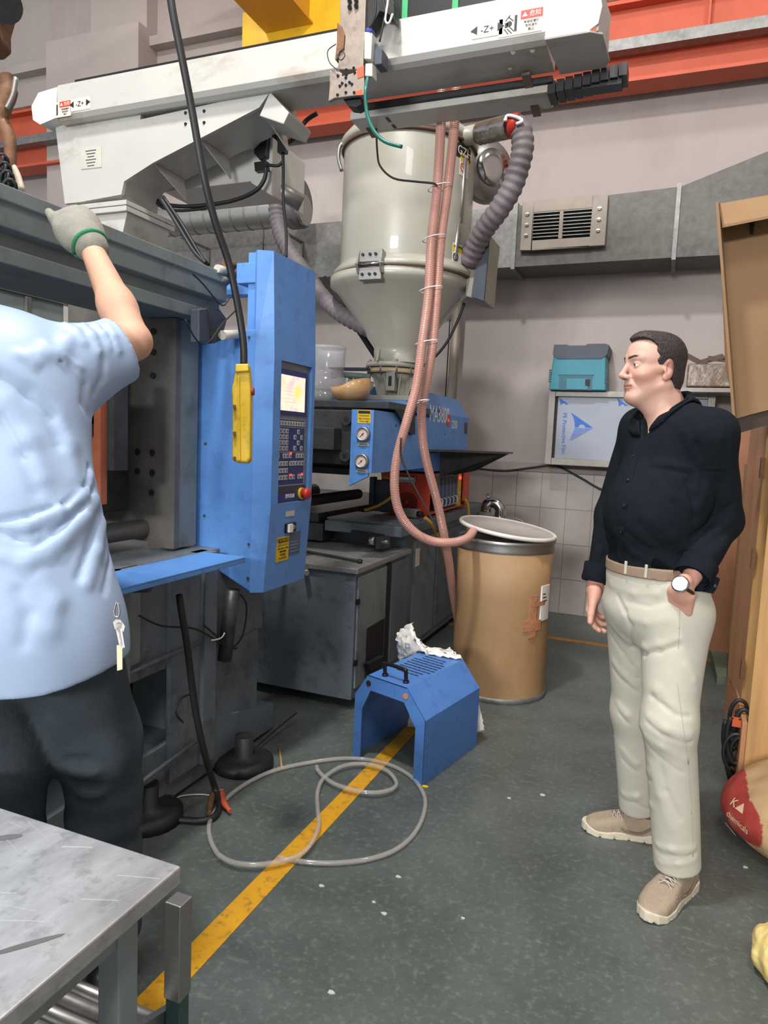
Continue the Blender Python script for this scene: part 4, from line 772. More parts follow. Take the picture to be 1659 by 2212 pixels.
# ---- jug and bowl on the slab ----
jx,jy=PY(704,820,4.0).x,4.0
jg=thing('cut_water_jug','cut clear plastic water jug half full of pellets beside the console','jug',(jx,jy,1.655))
z0=1.657
M_jug=mat('clear_polycarbonate',(205,208,216),.12,0,.06,12,alpha=.6,coat=1)
obj('jug_body',MB().lathe([(.02,0),(.11,.0),(.125,.02),(.125,.06),(.118,.07),(.126,.085),(.126,.16),(.11,.18),(.108,.20),(.118,.23),(.118,.33),(.124,.335),(.124,.35),(.116,.35)],(jx,jy,z0),40,cap=False),M_jug,jg,label='clear ribbed body')
obj('pellets',MB().cyl((jx,jy,z0+.005),(jx,jy,z0+.085),.117,n=32),mat('tan_pellets',(150,128,84),.7,0,.4,90,.5,120),jg,kind='stuff')
bwc=PY(757,842,3.85)
bw=thing('cut_bowl','amber scoop bowl cut from a plastic bottle beside the hopper throat','bowl',(bwc.x,3.85,1.655))
mbw=MB(); n=40; prof=[(.03,0),(.075,.006),(.108,.035),(.122,.075),(.118,.115)]
vs=[];
for sgn in(0,1):
    for j,(r_,z_) in enumerate(prof):
        for i in range(n):
            t=2*math.pi*i/n; zz=z_
            if j==4: zz=.118+.022*math.cos(t-.3)-.028*max(0,math.cos(t+1.75))**6-.012*max(0,math.cos(t+2.7))**4
            rr=r_-(.004 if sgn else 0); vs.append((bwc.x+rr*math.cos(t),3.85+rr*math.sin(t),1.665+zz+(.003 if sgn and j<4 else 0)))
fs=[]
for s_ in(0,1):
    for j in range(4):
        for i in range(n):
            k_=s_*5*n; a=(k_+j*n+i,k_+j*n+(i+1)%n,k_+(j+1)*n+(i+1)%n,k_+(j+1)*n+i); fs.append(a if s_==0 else a[::-1])
fs+=[(4*n+i,4*n+(i+1)%n,9*n+(i+1)%n,9*n+i) for i in range(n)]+[tuple(range(n-1,-1,-1)),tuple(range(5*n,6*n))]
obj('bowl_shell',mbw.add(vs,fs,True),mat('amber_plastic',(214,168,112),.3,0,.12,10,sub=0,dirt=((228,214,190),.7,7),coat=.3),bw)
one('small_pipe',MB().cyl(PY(722,808,4.05),PY(800,814,4.1),.018,n=12).cyl(PY(722,803,4.05),PY(726,815,4.05),.03,n=10),mat('grey_green_pipe',(128,146,140),.5),'grey green pipe stub between the jug and the hopper throat','pipe')
# ================= ROBOT ARM =================
rb=thing('robot_gantry','long ivory take out robot beam crossing above the machine','robot',(-2.6,3.1,2.5))
yb0=2.9; zT,zF=3.20,3.02
LX=PY(125,230,yb0).x; RX=PY(1180,40,yb0).x
obj('beam',MB().prism([(LX,yb0,zT),(LX,yb0,zF+.03),(LX,yb0+.015,zF+.01),(LX,yb0+.04,zF),(LX,yb0+.25,zF),(LX,yb0+.25,zT)],(RX-LX,0,0)),M_white,rb,label='long ivory beam')
ec_=obj('end_cap',MB().prism([(RX,yb0-.01,zT+.02),(RX,yb0-.01,zF-.005),(RX+.16,yb0-.01,zF-.005),(RX+.20,yb0-.01,zF+.02),(RX+.21,yb0-.01,zF+.08),(RX+.19,yb0-.01,zF+.17),(RX+.12,yb0-.01,zT+.05)],(0,.008,0)).prism([(RX,yb0-.01,zF-.006),(RX+.17,yb0-.01,zF-.006),(RX+.215,yb0+.02,zF-.006),(RX+.225,yb0+.22,zF-.006),(RX+.205,yb0+.27,zF-.006),(RX+.02,yb0+.27,zF-.006)],(0,0,.008)).prism([(RX+.20,yb0,zF),(RX+.22,yb0+.2,zF),(RX+.22,yb0+.2,zF+.16),(RX+.20,yb0,zF+.16)],(-.01,0,0)),M_white,rb,label='folded sheet end cap',bev=.003)
obj('end_cap',MB().prism([(LX-.0,yb0-.005,zT-.01),(LX-.01,yb0-.005,zF+.02),(LX-.12,yb0-.005,zF+.0),(LX-.17,yb0-.005,zF+.03),(LX-.18,yb0-.005,zF+.10),(LX-.13,yb0-.005,zT-.02)],(0,.22,0)),mat('clear_cap',(216,214,210),.4),rb)
obj('belt_guard',MB().box((LX+.1,yb0+.015,zT),(RX-.15,yb0+.03,zT+.02)),M_blackp,rb,label='black guide strip')
obj('top_rail',MB().box((LX+.05,yb0+.08,zT),(RX-.02,yb0+.16,zT+.03)),M_steel,rb)
obj('cable_chain_tray',MB().box((-1.35,yb0+.02,zT),(RX-.06,yb0+.22,zT+.10)),M_blackp,rb)
for k in range(3): obj('green_clip',MB().box((-1.18+.22*k,yb0+.012,zT+.005),(-1.155+.22*k,yb0+.02,zT+.08)),mat('green_clip',(40,150,90),.5) if k==0 else bpy.data.materials['green_clip'],rb)
# lower cover with brackets
lxl=PZ(690,262,2.975).x; lxr=PZ(1175,200,2.975).x
A0=PZ(700,225,2.99)
obj('lower_cover',MB().prism([(-1.53,yb0+.275,2.99),(-1.53,yb0+.275,2.955),(-1.53,yb0+.43,2.955),(-1.53,yb0+.43,2.99)],(.93,0,0)),M_white,rb,label='lower cover strip',bev=.003)
obj('cover_gap',MB().box((-1.5,yb0+.255,2.985),(-.58,yb0+.30,3.01)),M_ink,rb)
for x in(-1.50,-.70): obj('strap',MB().prism([(x,yb0+.20,3.012),(x+.035,yb0+.20,3.012),(x+.045,yb0+.45,2.948),(x+.01,yb0+.45,2.948)],(0,0,-.012)),mat('rust_strap',(96,84,72),.6) if x<-1 else bpy.data.materials['rust_strap'],rb)
obj('slots',MB().box((-1.36,yb0+.30,2.954),(-1.345,yb0+.35,2.9535)).box((-1.36,yb0+.38,2.954),(-1.345,yb0+.42,2.9535)),M_ink,rb)
ck=MB()
for k in range(9): ck.box((-.60+.036*k,yb0+.27,2.945+.004*k),(-.568+.036*k,yb0+.38,2.995+.004*k))
ck.box((-.60,yb0+.29,2.955),(-.30,yb0+.36,2.985))
obj('cable_chain',ck,M_blackp,rb,label='black cable chain')
def ppl(pts,y,t,name,m,lab=None,bev=0): return obj(name,MB().prism([PY(a,b,y) for a,b in pts],(0,t,0)),m,rb,label=lab,bev=bev)
yc=2.96
ppl([(119,268),(250,250),(305,235),(580,196),(622,241),(545,318),(380,352),(305,385),(270,420),(265,425),(168,440),(155,455)],yc+.28,.02,'column_back',M_white)
ppl([(119,268),(305,238),(303,258),(585,196),(560,232),(430,300),(330,352),(268,392),(262,420),(170,437),(140,440)],yc,.02,'column_plate',M_white,'white front plate of the bracket')
# bracket underside and ribs
U=[(585,196),(560,232),(430,300),(330,352),(268,392),(262,420)]
Z=lambda x,y,v:PY(x,y,v)
for i in range(len(U)-1):
    a=PY(*U[i],yc+.03);b=PY(*U[i+1],yc+.03)
    obj('bracket_web',MB().hexa([a,b,b+V((0,.25,0)),a+V((0,.25,0))],[a+V((0,0,.006)),b+V((0,0,.006)),b+V((0,.25,.006)),a+V((0,.25,.006))]),M_white,rb)
    if i in(1,2,3):
        obj('bracket_rib',MB().prism([a+V((0,0,-.002)),a+V((0,.24,-.0)),a+V((.02,.24,-.11)),],(.008,0,0)),M_white,rb)
obj('column_box',MB().prism([PY(x,y,yc+.02) for x,y in((122,270),(262,262),(300,300),(262,415),(262,425),(170,437))],(0,.28,0)),M_white,rb)
obj('end_box',MB().prism([PY(x,y,yc+.0) for x,y in((583,198),(624,243),(612,268),(560,250))],(0,.22,0)),M_white,rb,bev=.004)
for x,y in((401,244),(441,240),(401,268),(441,265)): obj('screw',MB().cyl(PY(x,y,yc),PY(x,y,yc-.004),.008,n=10),M_ink,rb)
# column foot
f0=[(168,432),(272,420),(273,428),(168,442)]
ft=[PY(x,y,yc-.04) for x,y in((160,436),(272,420))]
obj('foot_flange',MB().box((ft[0].x-.02,yc-.05,ft[0].z-.045),(ft[1].x+.01,yc+.33,ft[0].z-.02)).box((ft[0].x-.02,yc-.05,ft[0].z-.075),(ft[1].x+.01,yc+.33,ft[0].z-.048)),M_white,rb,bev=.003)
zf2=ft[0].z-.075
obj('foot',MB().hexa([(ft[0].x,yc-.03,zf2),(ft[1].x,yc-.03,zf2),(ft[1].x,yc+.3,zf2),(ft[0].x,yc+.3,zf2)],[(ft[0].x+.03,yc-.03,zf2-.35),(ft[1].x-.10,yc-.03,zf2-.35),(ft[1].x-.10,yc+.25,zf2-.35),(ft[0].x+.03,yc+.25,zf2-.35)]),M_white,rb)
# serial plate and danger labels
sp=PY(197,342,yc-.001); spl=obj('serial_plate',MB().prism([PY(x,y,yc-.001) for x,y in((175,320),(219,316),(220,361),(176,366))],(0,-.002,0)),M_plate,rb)
for k in range(6): obj('plate_line',MB().cb((sp.x,yc-.004,sp.z+.038-.015*k),(.07-.012*(k%3),.001,.004)),M_slate,spl)
def danger(cx,cz,s,y,rev):
    L=obj('danger_label',MB().box((cx-1.5*s,y-.002,cz-.5*s),(cx+.5*s,y,cz+.5*s)),M_stick,rb)
    x0=cx-.5*s if not rev else cx-.5*s
    px_=cx-1.0*s
    obj('red_header',MB().box((cx-.5*s,y-.003,cz+.12*s),(cx+.5*s,y-.002,cz+.5*s)),M_inkr,L)
    text('danger_lettering','▲ 危险',.27*s,(cx,y-.0035,cz+.3*s),(1,0,0),(0,0,1),M_stick,L)
    for k in range(3): text('danger_text',['有被碰撞的','危险请勿','靠近'][k],.14*s,(cx,y-.0025,cz-.02*s-.17*s*k),(1,0,0),(0,0,1),M_ink,L)
    pg_=MB(); pg_.box((px_+.22*s,y-.003,cz-.34*s),(px_+.34*s,y-.002,cz+.36*s)).cyl((px_-.02*s,y-.002,cz+.02*s),(px_-.02*s,y-.003,cz+.02*s),.13*s,n=12).cb((px_-.16*s,y-.0025,cz-.02*s),(.14*s,.001,.22*s))
    for a_,b_,an in((.05,.22,.7),(-.1,.28,2.3),(-.15,-.3,.9),(.0,-.3,.8),(.1,-.22,.8)): pg_.cb((px_+a_*s,y-.0025,cz+b_*s),(.32*s,.001,.045*s),Matrix.Rotation(an,3,'Y'))
    obj('crush_pictogram',pg_,M_ink,L)
    return L
cz_=3.115
c1=PY(1148,45,yb0); danger(c1.x,c1.z,.085,yb0,False)
c2=PY(1053,64,yb0); dl=obj('direction_label',MB().box((c2.x-.062,yb0-.002,c2.z-.028),(c2.x+.062,yb0,c2.z+.028)),M_stick,rb)
text('direction_lettering','◀ -Z+ ▶',.036,(c2.x,yb0-.003,c2.z),(1,0,0),(0,0,1),M_ink,dl)
c1=PY(135,232,yb0); danger(c1.x+.02,c1.z-.01,.075,yb0,False)
c2=PY(162,227,yb0); dl=obj('direction_label',MB().box((c2.x-.03,yb0-.002,c2.z-.03),(c2.x+.10,yb0,c2.z+.028)),M_stick,rb)
text('direction_lettering','◀ -Z+ ▶',.036,(c2.x+.035,yb0-.003,c2.z),(1,0,0),(0,0,1),M_ink,dl)
for x in(1108,1102,1150): obj('plug_hole',MB().cyl(PZ(x,{1108:112,1102:145,1150:108}[x],zF),PZ(x,{1108:112,1102:145,1150:108}[x],zF-.002),.010,n=12),M_vent,rb)
# controller box behind bracket and its wiring
rx=thing('robot_valve_box','pale robot valve box with black cables behind the bracket','control box',(-2.1,3.4,2.6))
yv=3.30
obj('box',MB().prism([PY(x,y,yv) for x,y in((352,414),(548,300),(590,296),(586,420),(540,392))],(0,.35,0)),M_white,rx,bev=.004)
obj('box_door',MB().prism([PY(x,y,yv-.01) for x,y in((545,300),(590,280),(586,422),(543,395))],(0,.02,0)),M_white,rx)
obj('connector',MB().prism([PY(x,y,yv-.04) for x,y in((548,300),(578,285),(575,338),(560,345),(548,330))],(0,.05,0)),M_blackp,rx,bev=.004)
obj('connector',MB().prism([PY(x,y,yv-.04) for x,y in((548,350),(575,346),(577,366),(550,370))],(0,.05,0)),M_blackp,rx,bev=.004)
obj('silver_tube',MB().cyl(PY(585,400,yv+.1),PY(652,440,yv+.2),.045,n=20),M_steel,rx)
for pts in([(582,285),(600,300),(612,312),(640,295),(660,262),(685,245)],[(575,360),(572,385),(555,410),(520,428),(470,440),(400,446),(350,440),(335,425)],[(330,420),(345,445),(380,455),(430,452),(448,448)],[(610,312),(612,360),(612,430),(618,500),(618,560)],[(577,356),(600,358),(612,348)]):
    obj('cable_bundle',MB().tube([PY(x,y,yv-.06) for x,y in pts],.011 if len(pts)>5 else .008,8),M_black,rx)
obj('cable_tie',MB().cb(PY(611,318,yv-.07),(.04,.04,.06)),M_blackp,rx)
one('robot_cable',MB().tube([PY(x,y,2.9) for x,y in((345,425),(380,480),(420,545),(445,568))],.010,8).tube([PY(x,y,2.93) for x,y in((352,425),(390,480),(430,548),(450,572))],.010,8),M_black,'pair of black cables slanting down from the robot column','cable')
one('striped_hose',MB().tube([PY(x,y,3.26) for x,y in((318,420),(330,480),(326,545))],.03,12,5,.003,60),mat('red_grey_hose',(150,110,108),.6),'short striped reddish hose behind the robot foot','hose')
# vertical arm
va=thing('robot_wrist_arm','grimy steel vertical robot arm with drilled gripper plate in front of the beam','robot arm',(-1.35,2.78,2.75))
ya_=2.80
def vp(pts,y,t,name,m,lab=None,bev=.003,par=None): return obj(name,MB().prism([PY(a,b,y) for a,b in pts],(0,t,0)),m,par or va,label=lab,bev=bev)
M_dirty=mat('dirty_plate',(150,138,128),.5,.4,.18,10,.1,40,((92,72,58),.6,9))
vp([(735,-60),(792,-60),(788,60),(784,150),(730,150),(734,60)],ya_,.05,'vertical_plate',M_dirty,'vertical arm plate')
vp([(711,152),(716,153),(738,157),(738,165),(760,158),(786,140),(787,205),(770,206),(722,212),(709,219),(712,180)],ya_-.03,.02,'gripper_plate',M_dirty,'drilled rusty gripper plate')
for x,y in((748,151),(748,162),(747,168),(764,147),(766,157),(739,180),(734,186),(747,184),(755,178),(760,182),(747,200),(765,200),(729,205),(730,164)): obj('hole',MB().cyl(PY(x,y,ya_-.031),PY(x,y,ya_-.034),.0062,n=10),M_ink,va)
for x,y in((755,15),(769,12),(755,2),(769,0)): obj('bolt',MB().cyl(PY(x,y,ya_),PY(x,y,ya_-.012),.009,n=10),M_dark,va)
vp([(770,148),(786,141),(786,165),(772,170)],ya_-.032,.001,'orange_patch',M_orange,'worn orange paint patch')
vp([(766,198),(782,192),(784,205),(770,206)],ya_-.032,.001,'orange_patch',M_orange,'worn orange paint patch')
vp([(740,212),(778,206),(781,225),(768,232),(752,230)],ya_+.0,.06,'suction_mount',M_dark)
vp([(728,47),(737,56),(744,75),(742,105),(733,112),(726,131),(723,128),(727,95)],ya_-.01,.03,'gripper_jaw',M_rust,'toothed jaw')
vp([(787,68),(804,70),(801,128),(786,127)],ya_-.03,.05,'air_cylinder',M_plate,'pale air cylinder')
vp([(789,137),(804,136),(804,165),(788,164)],ya_-.03,.05,'valve_block',M_plate)
vp([(806,88),(820,98),(825,106),(824,138),(808,140)],ya_-.0,.07,'valve_block',M_slate)
vp([(790,-40),(830,-40),(850,5),(852,45),(838,30),(820,24),(806,50),(790,66)],ya_+.02,.06,'head_block',M_dark)
vp([(790,60),(802,58),(803,68),(790,69)],ya_-.03,.04,'blue_fitting',mat('blue_fitting',(50,60,150),.4))
va_c=[[(805,-40),(812,10),(808,40),(798,60)],[(818,-30),(832,20),(828,50),(820,90)],[(835,-40),(838,0),(832,42),(840,50),(848,30)],[(726,95),(708,110),(712,135),(730,152)],[(740,108),(745,120),(736,130),(728,118)]]
for k,pts in enumerate(va_c): obj('air_line',MB().tube([PY(x,y,ya_-.04) for x,y in pts],.0045 if k<3 else .0022,6),M_black if k!=2 else M_paper,va)
one('green_air_line',MB().tube([PY(x,y,2.72+(.07 if y<170 else 0)) for x,y in((795,165),(790,190),(790,220),(794,250),(806,280),(830,305),(868,317))],.008,8),M_tcab,'dark green air line curling from the robot gripper over the hopper','hose')
# ================= BLUE GUARD =================
gu=thing('machine_guard_cover','blue folded sheet metal guard cover standing on the floor like an arch','guard',(-1.0,3.0,0))
# local frame: front face quad corners measured on the floor
PL=V((-1.235,2.83,0)); PR=V((-.856,2.70,0)); PB=V((-.752,3.21,0))
ux=(PR-PL); wv=ux.length; ux.normalize(); uy=(PB-PR); dv=uy.length; uy.normalize(); t_=.055
def gp_(u,v,z): return PL+ux*(u*wv)+uy*(v*dv)+V((0,0,z))
hh,hs=.40,.295; ch=.20
outer=[(0,0),(0,hs),(ch*.9,hh),(1-ch*1.3,hh),(1,hs-.01),(1,0)]
inner=[(1-.12,0),(1-.12,hs-.055),(1-ch*1.45,hh-.065),(ch*1.15,hh-.065),(.11,hs-.06),(.11,0)]
# front rim as quads between outer and inner
fm=MB(); inn=inner[::-1]
for i in range(5):
    a,b=outer[i],outer[i+1]; c,d_=inn[i+1],inn[i]
    qd=[gp_(a[0],0,a[1]),gp_(b[0],0,b[1]),gp_(c[0],0,c[1]),gp_(d_[0],0,d_[1])]
    fm.hexa(qd,[p+uy*.006 for p in qd])
obj('front_rim',fm,M_blue2,gu)
def pan(name,a,b,lab=None,v0=.0,v1=1):
    n_=V(((b[1]-a[1]),0,0)); q_=[gp_(a[0],v0,a[1]),gp_(b[0],v0,b[1]),gp_(b[0],v1,b[1]),gp_(a[0],v1,a[1])]
    ce=gp_(.5,.5,.15); off=(ce-sum(q_,V((0,0,0)))/4); nn=(q_[1]-q_[0]).cross(q_[3]-q_[0]).normalized(); nn=nn if nn.dot(off)>0 else -nn
    return obj(name,MB().hexa(q_,[p+nn*.004 for p in q_]),M_blue2,gu,label=lab)
pan('side_panel',outer[0],outer[1]); pan('sloped_panel',outer[1],outer[2]); tpn=pan('top_panel',outer[2],outer[3],'vented top panel'); pan('sloped_panel',outer[3],outer[4]); pan('side_panel',outer[4],outer[5])
# slots in the top
u0,u1=outer[2][0],outer[3][0]
sm_=MB()
for j in range(9):
    v=.30+.062*j; lo,hi=(0,6) if 1<j<7 else (1,5)
    for i in range(7):
        if i<lo-(j%2==0 and 0) or i>hi: continue
        uu=u0+(u1-u0)*(.14+.115*i)+.012*(j%2); a=gp_(uu,v,hh+.0005); e1=ux*.026*(u1-u0)/.55; e2=uy*.006
        a=gp_(uu,v,hh+.0005); sm_.hexa([a,a+ux*.022,a+ux*.022+uy*.008,a+uy*.008],[p+V((0,0,.001)) for p in(a,a+ux*.022,a+ux*.022+uy*.008,a+uy*.008)])
obj('vent_slots',sm_,M_ink,tpn,kind='stuff')
for u,z,mm_ in((ch*1.0,hh-.035,M_ink),(1-ch*1.35,hh-.035,M_ply)): c=gp_(u,0,z); obj('round_hole',MB().cyl(c-uy*.001,c-uy*.003,.013,n=20),mm_,gu)
ha=[gp_(.34,.10,hh),gp_(.34,.09,hh+.05),gp_(.36,.085,hh+.06),gp_(.62,.085,hh+.06),gp_(.64,.09,hh+.05),gp_(.64,.10,hh)]
obj('handle',MB().tube(ha,.009,10,5).cyl(ha[0],ha[0]+V((0,0,.01)),.014).cyl(ha[-1],ha[-1]+V((0,0,.01)),.014),M_blackp,gu,label='black carrying handle')
# crumpled film bag behind/on top of the guard
def sheet(name,grid,m,parent,lab,seed,amp,thick=.0015):
    r_=np.random.default_rng(seed); nu,nv=len(grid),len(grid[0]); k=6; G=np.array([[tuple(p) for p in row] for row in grid],float)
    U_=np.linspace(0,nu-1,(nu-1)*k+1); V_=np.linspace(0,nv-1,(nv-1)*k+1)
    def bil(u,v):
        i=min(int(u),nu-2);j=min(int(v),nv-2);a=u-i;b=v-j
        return G[i,j]*(1-a)*(1-b)+G[i+1,j]*a*(1-b)+G[i,j+1]*(1-a)*b+G[i+1,j+1]*a*b
    vs=[bil(u,v)+r_.normal(0,amp,3) for u in U_ for v in V_]; n=len(V_)
    fs=[(i*n+j,i*n+j+1,(i+1)*n+j+1,(i+1)*n+j) for i in range(len(U_)-1) for j in range(n-1)]
    o=obj(name,MB().add(vs,fs,True),m,parent,label=lab); md=o.modifiers.new('s','SOLIDIFY'); md.thickness=thick; return o
ba=thing('crumpled_film_bag','crumpled white printed plastic bag draped over the back of the blue guard','bag',gp_(.6,1.05,0))
yb_=3.28
g_=[[PY(x,y,yb_-dy) for x,y,dy in row] for row in ([(857,1372,0),(858,1400,0),(862,1432,0)],[(868,1358,-.02),(872,1388,.03),(878,1420,.02)],[(890,1343,-.01),(890,1372,.03),(905,1408,.05)],[(895,1375,.0),(912,1395,.03),(935,1415,.06)],[(908,1398,.0),(955,1405,.03),(968,1420,.07)],[(972,1401,.02),(985,1410,.04),(998,1424,.06)])]
fo=sheet('film',g_,M_paper,ba,'torn white film',3,.004)
g2=[[PY(x,y,3.26) for x,y in row] for row in ([(882,1480),(884,1540),(882,1568)],[(900,1490),(905,1550),(908,1575)],[(960,1500),(970,1560),(975,1600)],[(1030,1500),(1040,1545),(1046,1578)])]
sheet('film',g2,M_paper,ba,None,5,.003)
for (x,y) in((862,1392),(863,1404),(866,1418),(880,1395)): obj('printed_symbol',MB().tube([PY(x+a,y+b,yb_-.04) for a,b in((-4,-5),(4,-4),(4,5),(-4,4),(-4,-5))],.0012,4,1),M_inkb,ba)
for (x,y) in((908,1545),(897,1557),(890,1568)): obj('printed_symbol',MB().tube([PY(x+a,y+b,3.24) for a,b in((-4,-5),(4,-4),(4,5),(-4,4),(-4,-5))],.0012,4,1),M_inkb,ba)
# ================= CLEAR TUBE COIL =================
def fl(pts,z=.012): return [V((PZ(x,y,z))) for x,y in pts]
one('clear_tube',MB().tube(fl([(470,1845),(455,1815),(452,1780),(470,1745),(520,1700),(590,1665),(680,1645),(760,1638),(830,1648),(885,1675),(915,1715),(916,1755),(895,1800),(855,1835),(800,1855),(730,1864),(660,1862),(600,1852)]),.009,10,6),M_tube,'large loop of clear plastic tube lying on the floor over the yellow stripe','tube')
one('clear_tube',MB().tube(fl([(470,1845),(500,1862),(545,1868),(590,1864),(640,1850),(670,1825),(688,1785),(686,1745),(686,1710),(700,1680),(740,1655),(790,1650),(835,1664),(856,1690),(845,1705),(810,1712),(770,1708),(720,1692),(690,1668),(684,1655)],.024),.009,10,6),M_tube,'smaller inner loop of clear plastic tube crossing the yellow stripe','tube')
# floor chips
M_chip=mat('pale_chip',(190,196,184),.6)
chips=[(918,1700,9,'yellowish chip at the foot of the blue guard'),(694,1915,6,'pale chip on the floor below the tube loop'),(860,1895,6,'pale chip on the floor left of the man'),(1172,1718,7,'white chip on the floor between guard and brown shoe'),(1100,1725,5,'tiny pale chip on the floor right of the guard'),(830,1975,6,'pale chip on the floor in the lower middle'),(1000,1985,4,'small white chip in the lower middle'),(807,1950,4,'small white chip near the yellow stripe'),(715,2145,6,'pale chip near the bottom of the photo'),(1610,1874,5,'white chip on the floor by the sack')]
for k,(x,y,s_,lab) in enumerate(chips):
    c=PZ(x,y,0); r_=s_*.0016; pts=[c+V((r_*math.cos(t)*(1+.3*math.sin(3*t+k)),r_*.7*math.sin(t),.0005)) for t in[i*math.pi/4 for i in range(8)]]
    one('plastic_chip',MB().prism(pts,(0,0,.003)),M_yel if k==0 else M_chip,lab,'debris','chips on the floor')
# ================= FOREGROUND TABLE =================
tb=thing('metal_table','scratched aluminium topped work table in the lower left corner','table',(-1.2,.4,0))
zt_=.78; tx=-.650; ty=.842
obj('tabletop',MB().box((-1.42,-.6,zt_-.030),(tx,ty,zt_)),M_alu,tb,bev=.003,label='scratched aluminium sheet top')
scr=MB()
for k in range(70):
    x=random.uniform(-1.35,tx-.02);y=random.uniform(.05,ty-.02);a=random.choice([.35,.5,.2,-.3,1.1])+random.uniform(-.2,.2);L_=random.uniform(.015,.07); scr.cb((x,y,zt_+.0002),(L_,.0007,.0003),Matrix.Rotation(a,3,'Z'))
obj('scratches',scr,mat('scratch_bright',(206,208,210),.4,.6),tb,kind='stuff')
for (x,y,a,L_,w_) in((-.72,.62,.9,.09,.010),(-.95,.78,.7,.05,.016)): obj('grease_smear',MB().prism(circ((x,y,zt_+.0002),1,12,V((math.cos(a),math.sin(a),0))*L_/2,V((-math.sin(a),math.cos(a),0))*w_/2),(0,0,.0005)),mat('grease',(96,98,98),.6) if w_<.012 else bpy.data.materials['grease'],tb)
lg0=PZ(345,2212,.0)
obj('leg',MB().box((tx-.065,ty-.105,0),(tx-.025,ty-.065,zt_-.03)),M_greenl,tb,bev=.003)
obj('leg',MB().box((-1.40,ty-.105,0),(-1.36,ty-.065,zt_-.03)),M_greenl,tb,bev=.003)
obj('top_frame',MB().box((-1.40,ty-.10,zt_-.075),(tx-.03,ty-.07,zt_-.03)).box((tx-.06,-.6,zt_-.075),(tx-.03,ty-.07,zt_-.03)),M_greenl,tb)
rc_=thing('roller_frame','low steel roller rack standing under the metal table','rack',(-1.1,1.0,0))
for k in range(5): obj('roller',MB().cyl((-1.38,.78+.06*k,.42-.03*k),(-.82,.78+.06*k,.42-.03*k),.014,n=12),M_steel if k%2==0 else M_galv,rc_)
obj('side_rail',MB().prism([(-.82,.70,.46),(-.82,1.03,.34),(-.82,1.03,.30),(-.82,.70,.40)],(.015,0,0)),M_steel,rc_)
obj('rear_post',MB().box((-.803,1.0,0),(-.773,1.03,.38)),mat('teal_post',(50,84,82),.6),rc_)
obj('rear_sleeve',MB().box((-.806,.997,.38),(-.770,1.033,.575)),M_steel,rc_,bev=.002)
obj('bottom_shelf',MB().box((-1.38,.68,.10),(-.83,1.02,.12)),M_green,rc_)
obj('front_post',MB().box((-1.40,.70,0),(-1.36,.74,.36)),M_greenl,rc_)
# ================= SIGNED DISTANCE MODELLING FOR PEOPLE AND SACKS =================
def A3(p): return np.array(tuple(p),float)
def frame(x,y,z): return np.array([A3(x),A3(y),A3(z)])      # rows = local axes
def loc(P,c,R=None):
    q=P-A3(c); return q@R.T if R is not None else q
def ell(P,c,r,R=None):
    q=loc(P,c,R); r=np.array(r,float); k0=np.sqrt(((q/r)**2).sum(-1)); k1=np.sqrt(((q/(r*r))**2).sum(-1))+1e-9; return k0*(k0-1)/k1
def cap(P,a,b,ra,rb=None):
    a=A3(a);b=A3(b);rb=ra if rb is None else rb; ab=b-a; q=P-a; t=np.clip((q@ab)/(ab@ab),0,1); return np.sqrt(((q-t[:,None]*ab)**2).sum(-1))-(ra+(rb-ra)*t)
def rbox(P,c,h,r,R=None):
    q=np.abs(loc(P,c,R))-(np.array(h)-r); return np.sqrt((np.maximum(q,0)**2).sum(-1))+np.minimum(q.max(-1),0)-r
def smin(a,b,k): h=np.clip(.5+.5*(b-a)/k,0,1); return b+(a-b)*h-k*h*(1-h)
def smax(a,b,k): return -smin(-a,-b,k)
def fold(P,d,pts,w,h):
    for i in range(len(pts)-1):
        a,b=A3(pts[i]),A3(pts[i+1]); ab=b-a; q=P-a; t=np.clip((q@ab)/(ab@ab),0,1); s=((q-t[:,None]*ab)**2).sum(-1)
        d=d-h*np.exp(-s/(w*w))
    return d
def wob(P,f,amp,seed=0,ani=(1,1,1)):
    r=np.random.default_rng(seed); Q=P*np.array(ani); o=0
    for k in range(5):
        a=r.normal(size=3); a/=np.linalg.norm(a); b=r.normal(size=3); b/=np.linalg.norm(b)
        o=o+np.sin(Q@a*f*(1+.35*k)+1.6*np.sin(Q@b*f*.6+k)+r.random()*6)/(1+.4*k)
    return o*amp/2.5
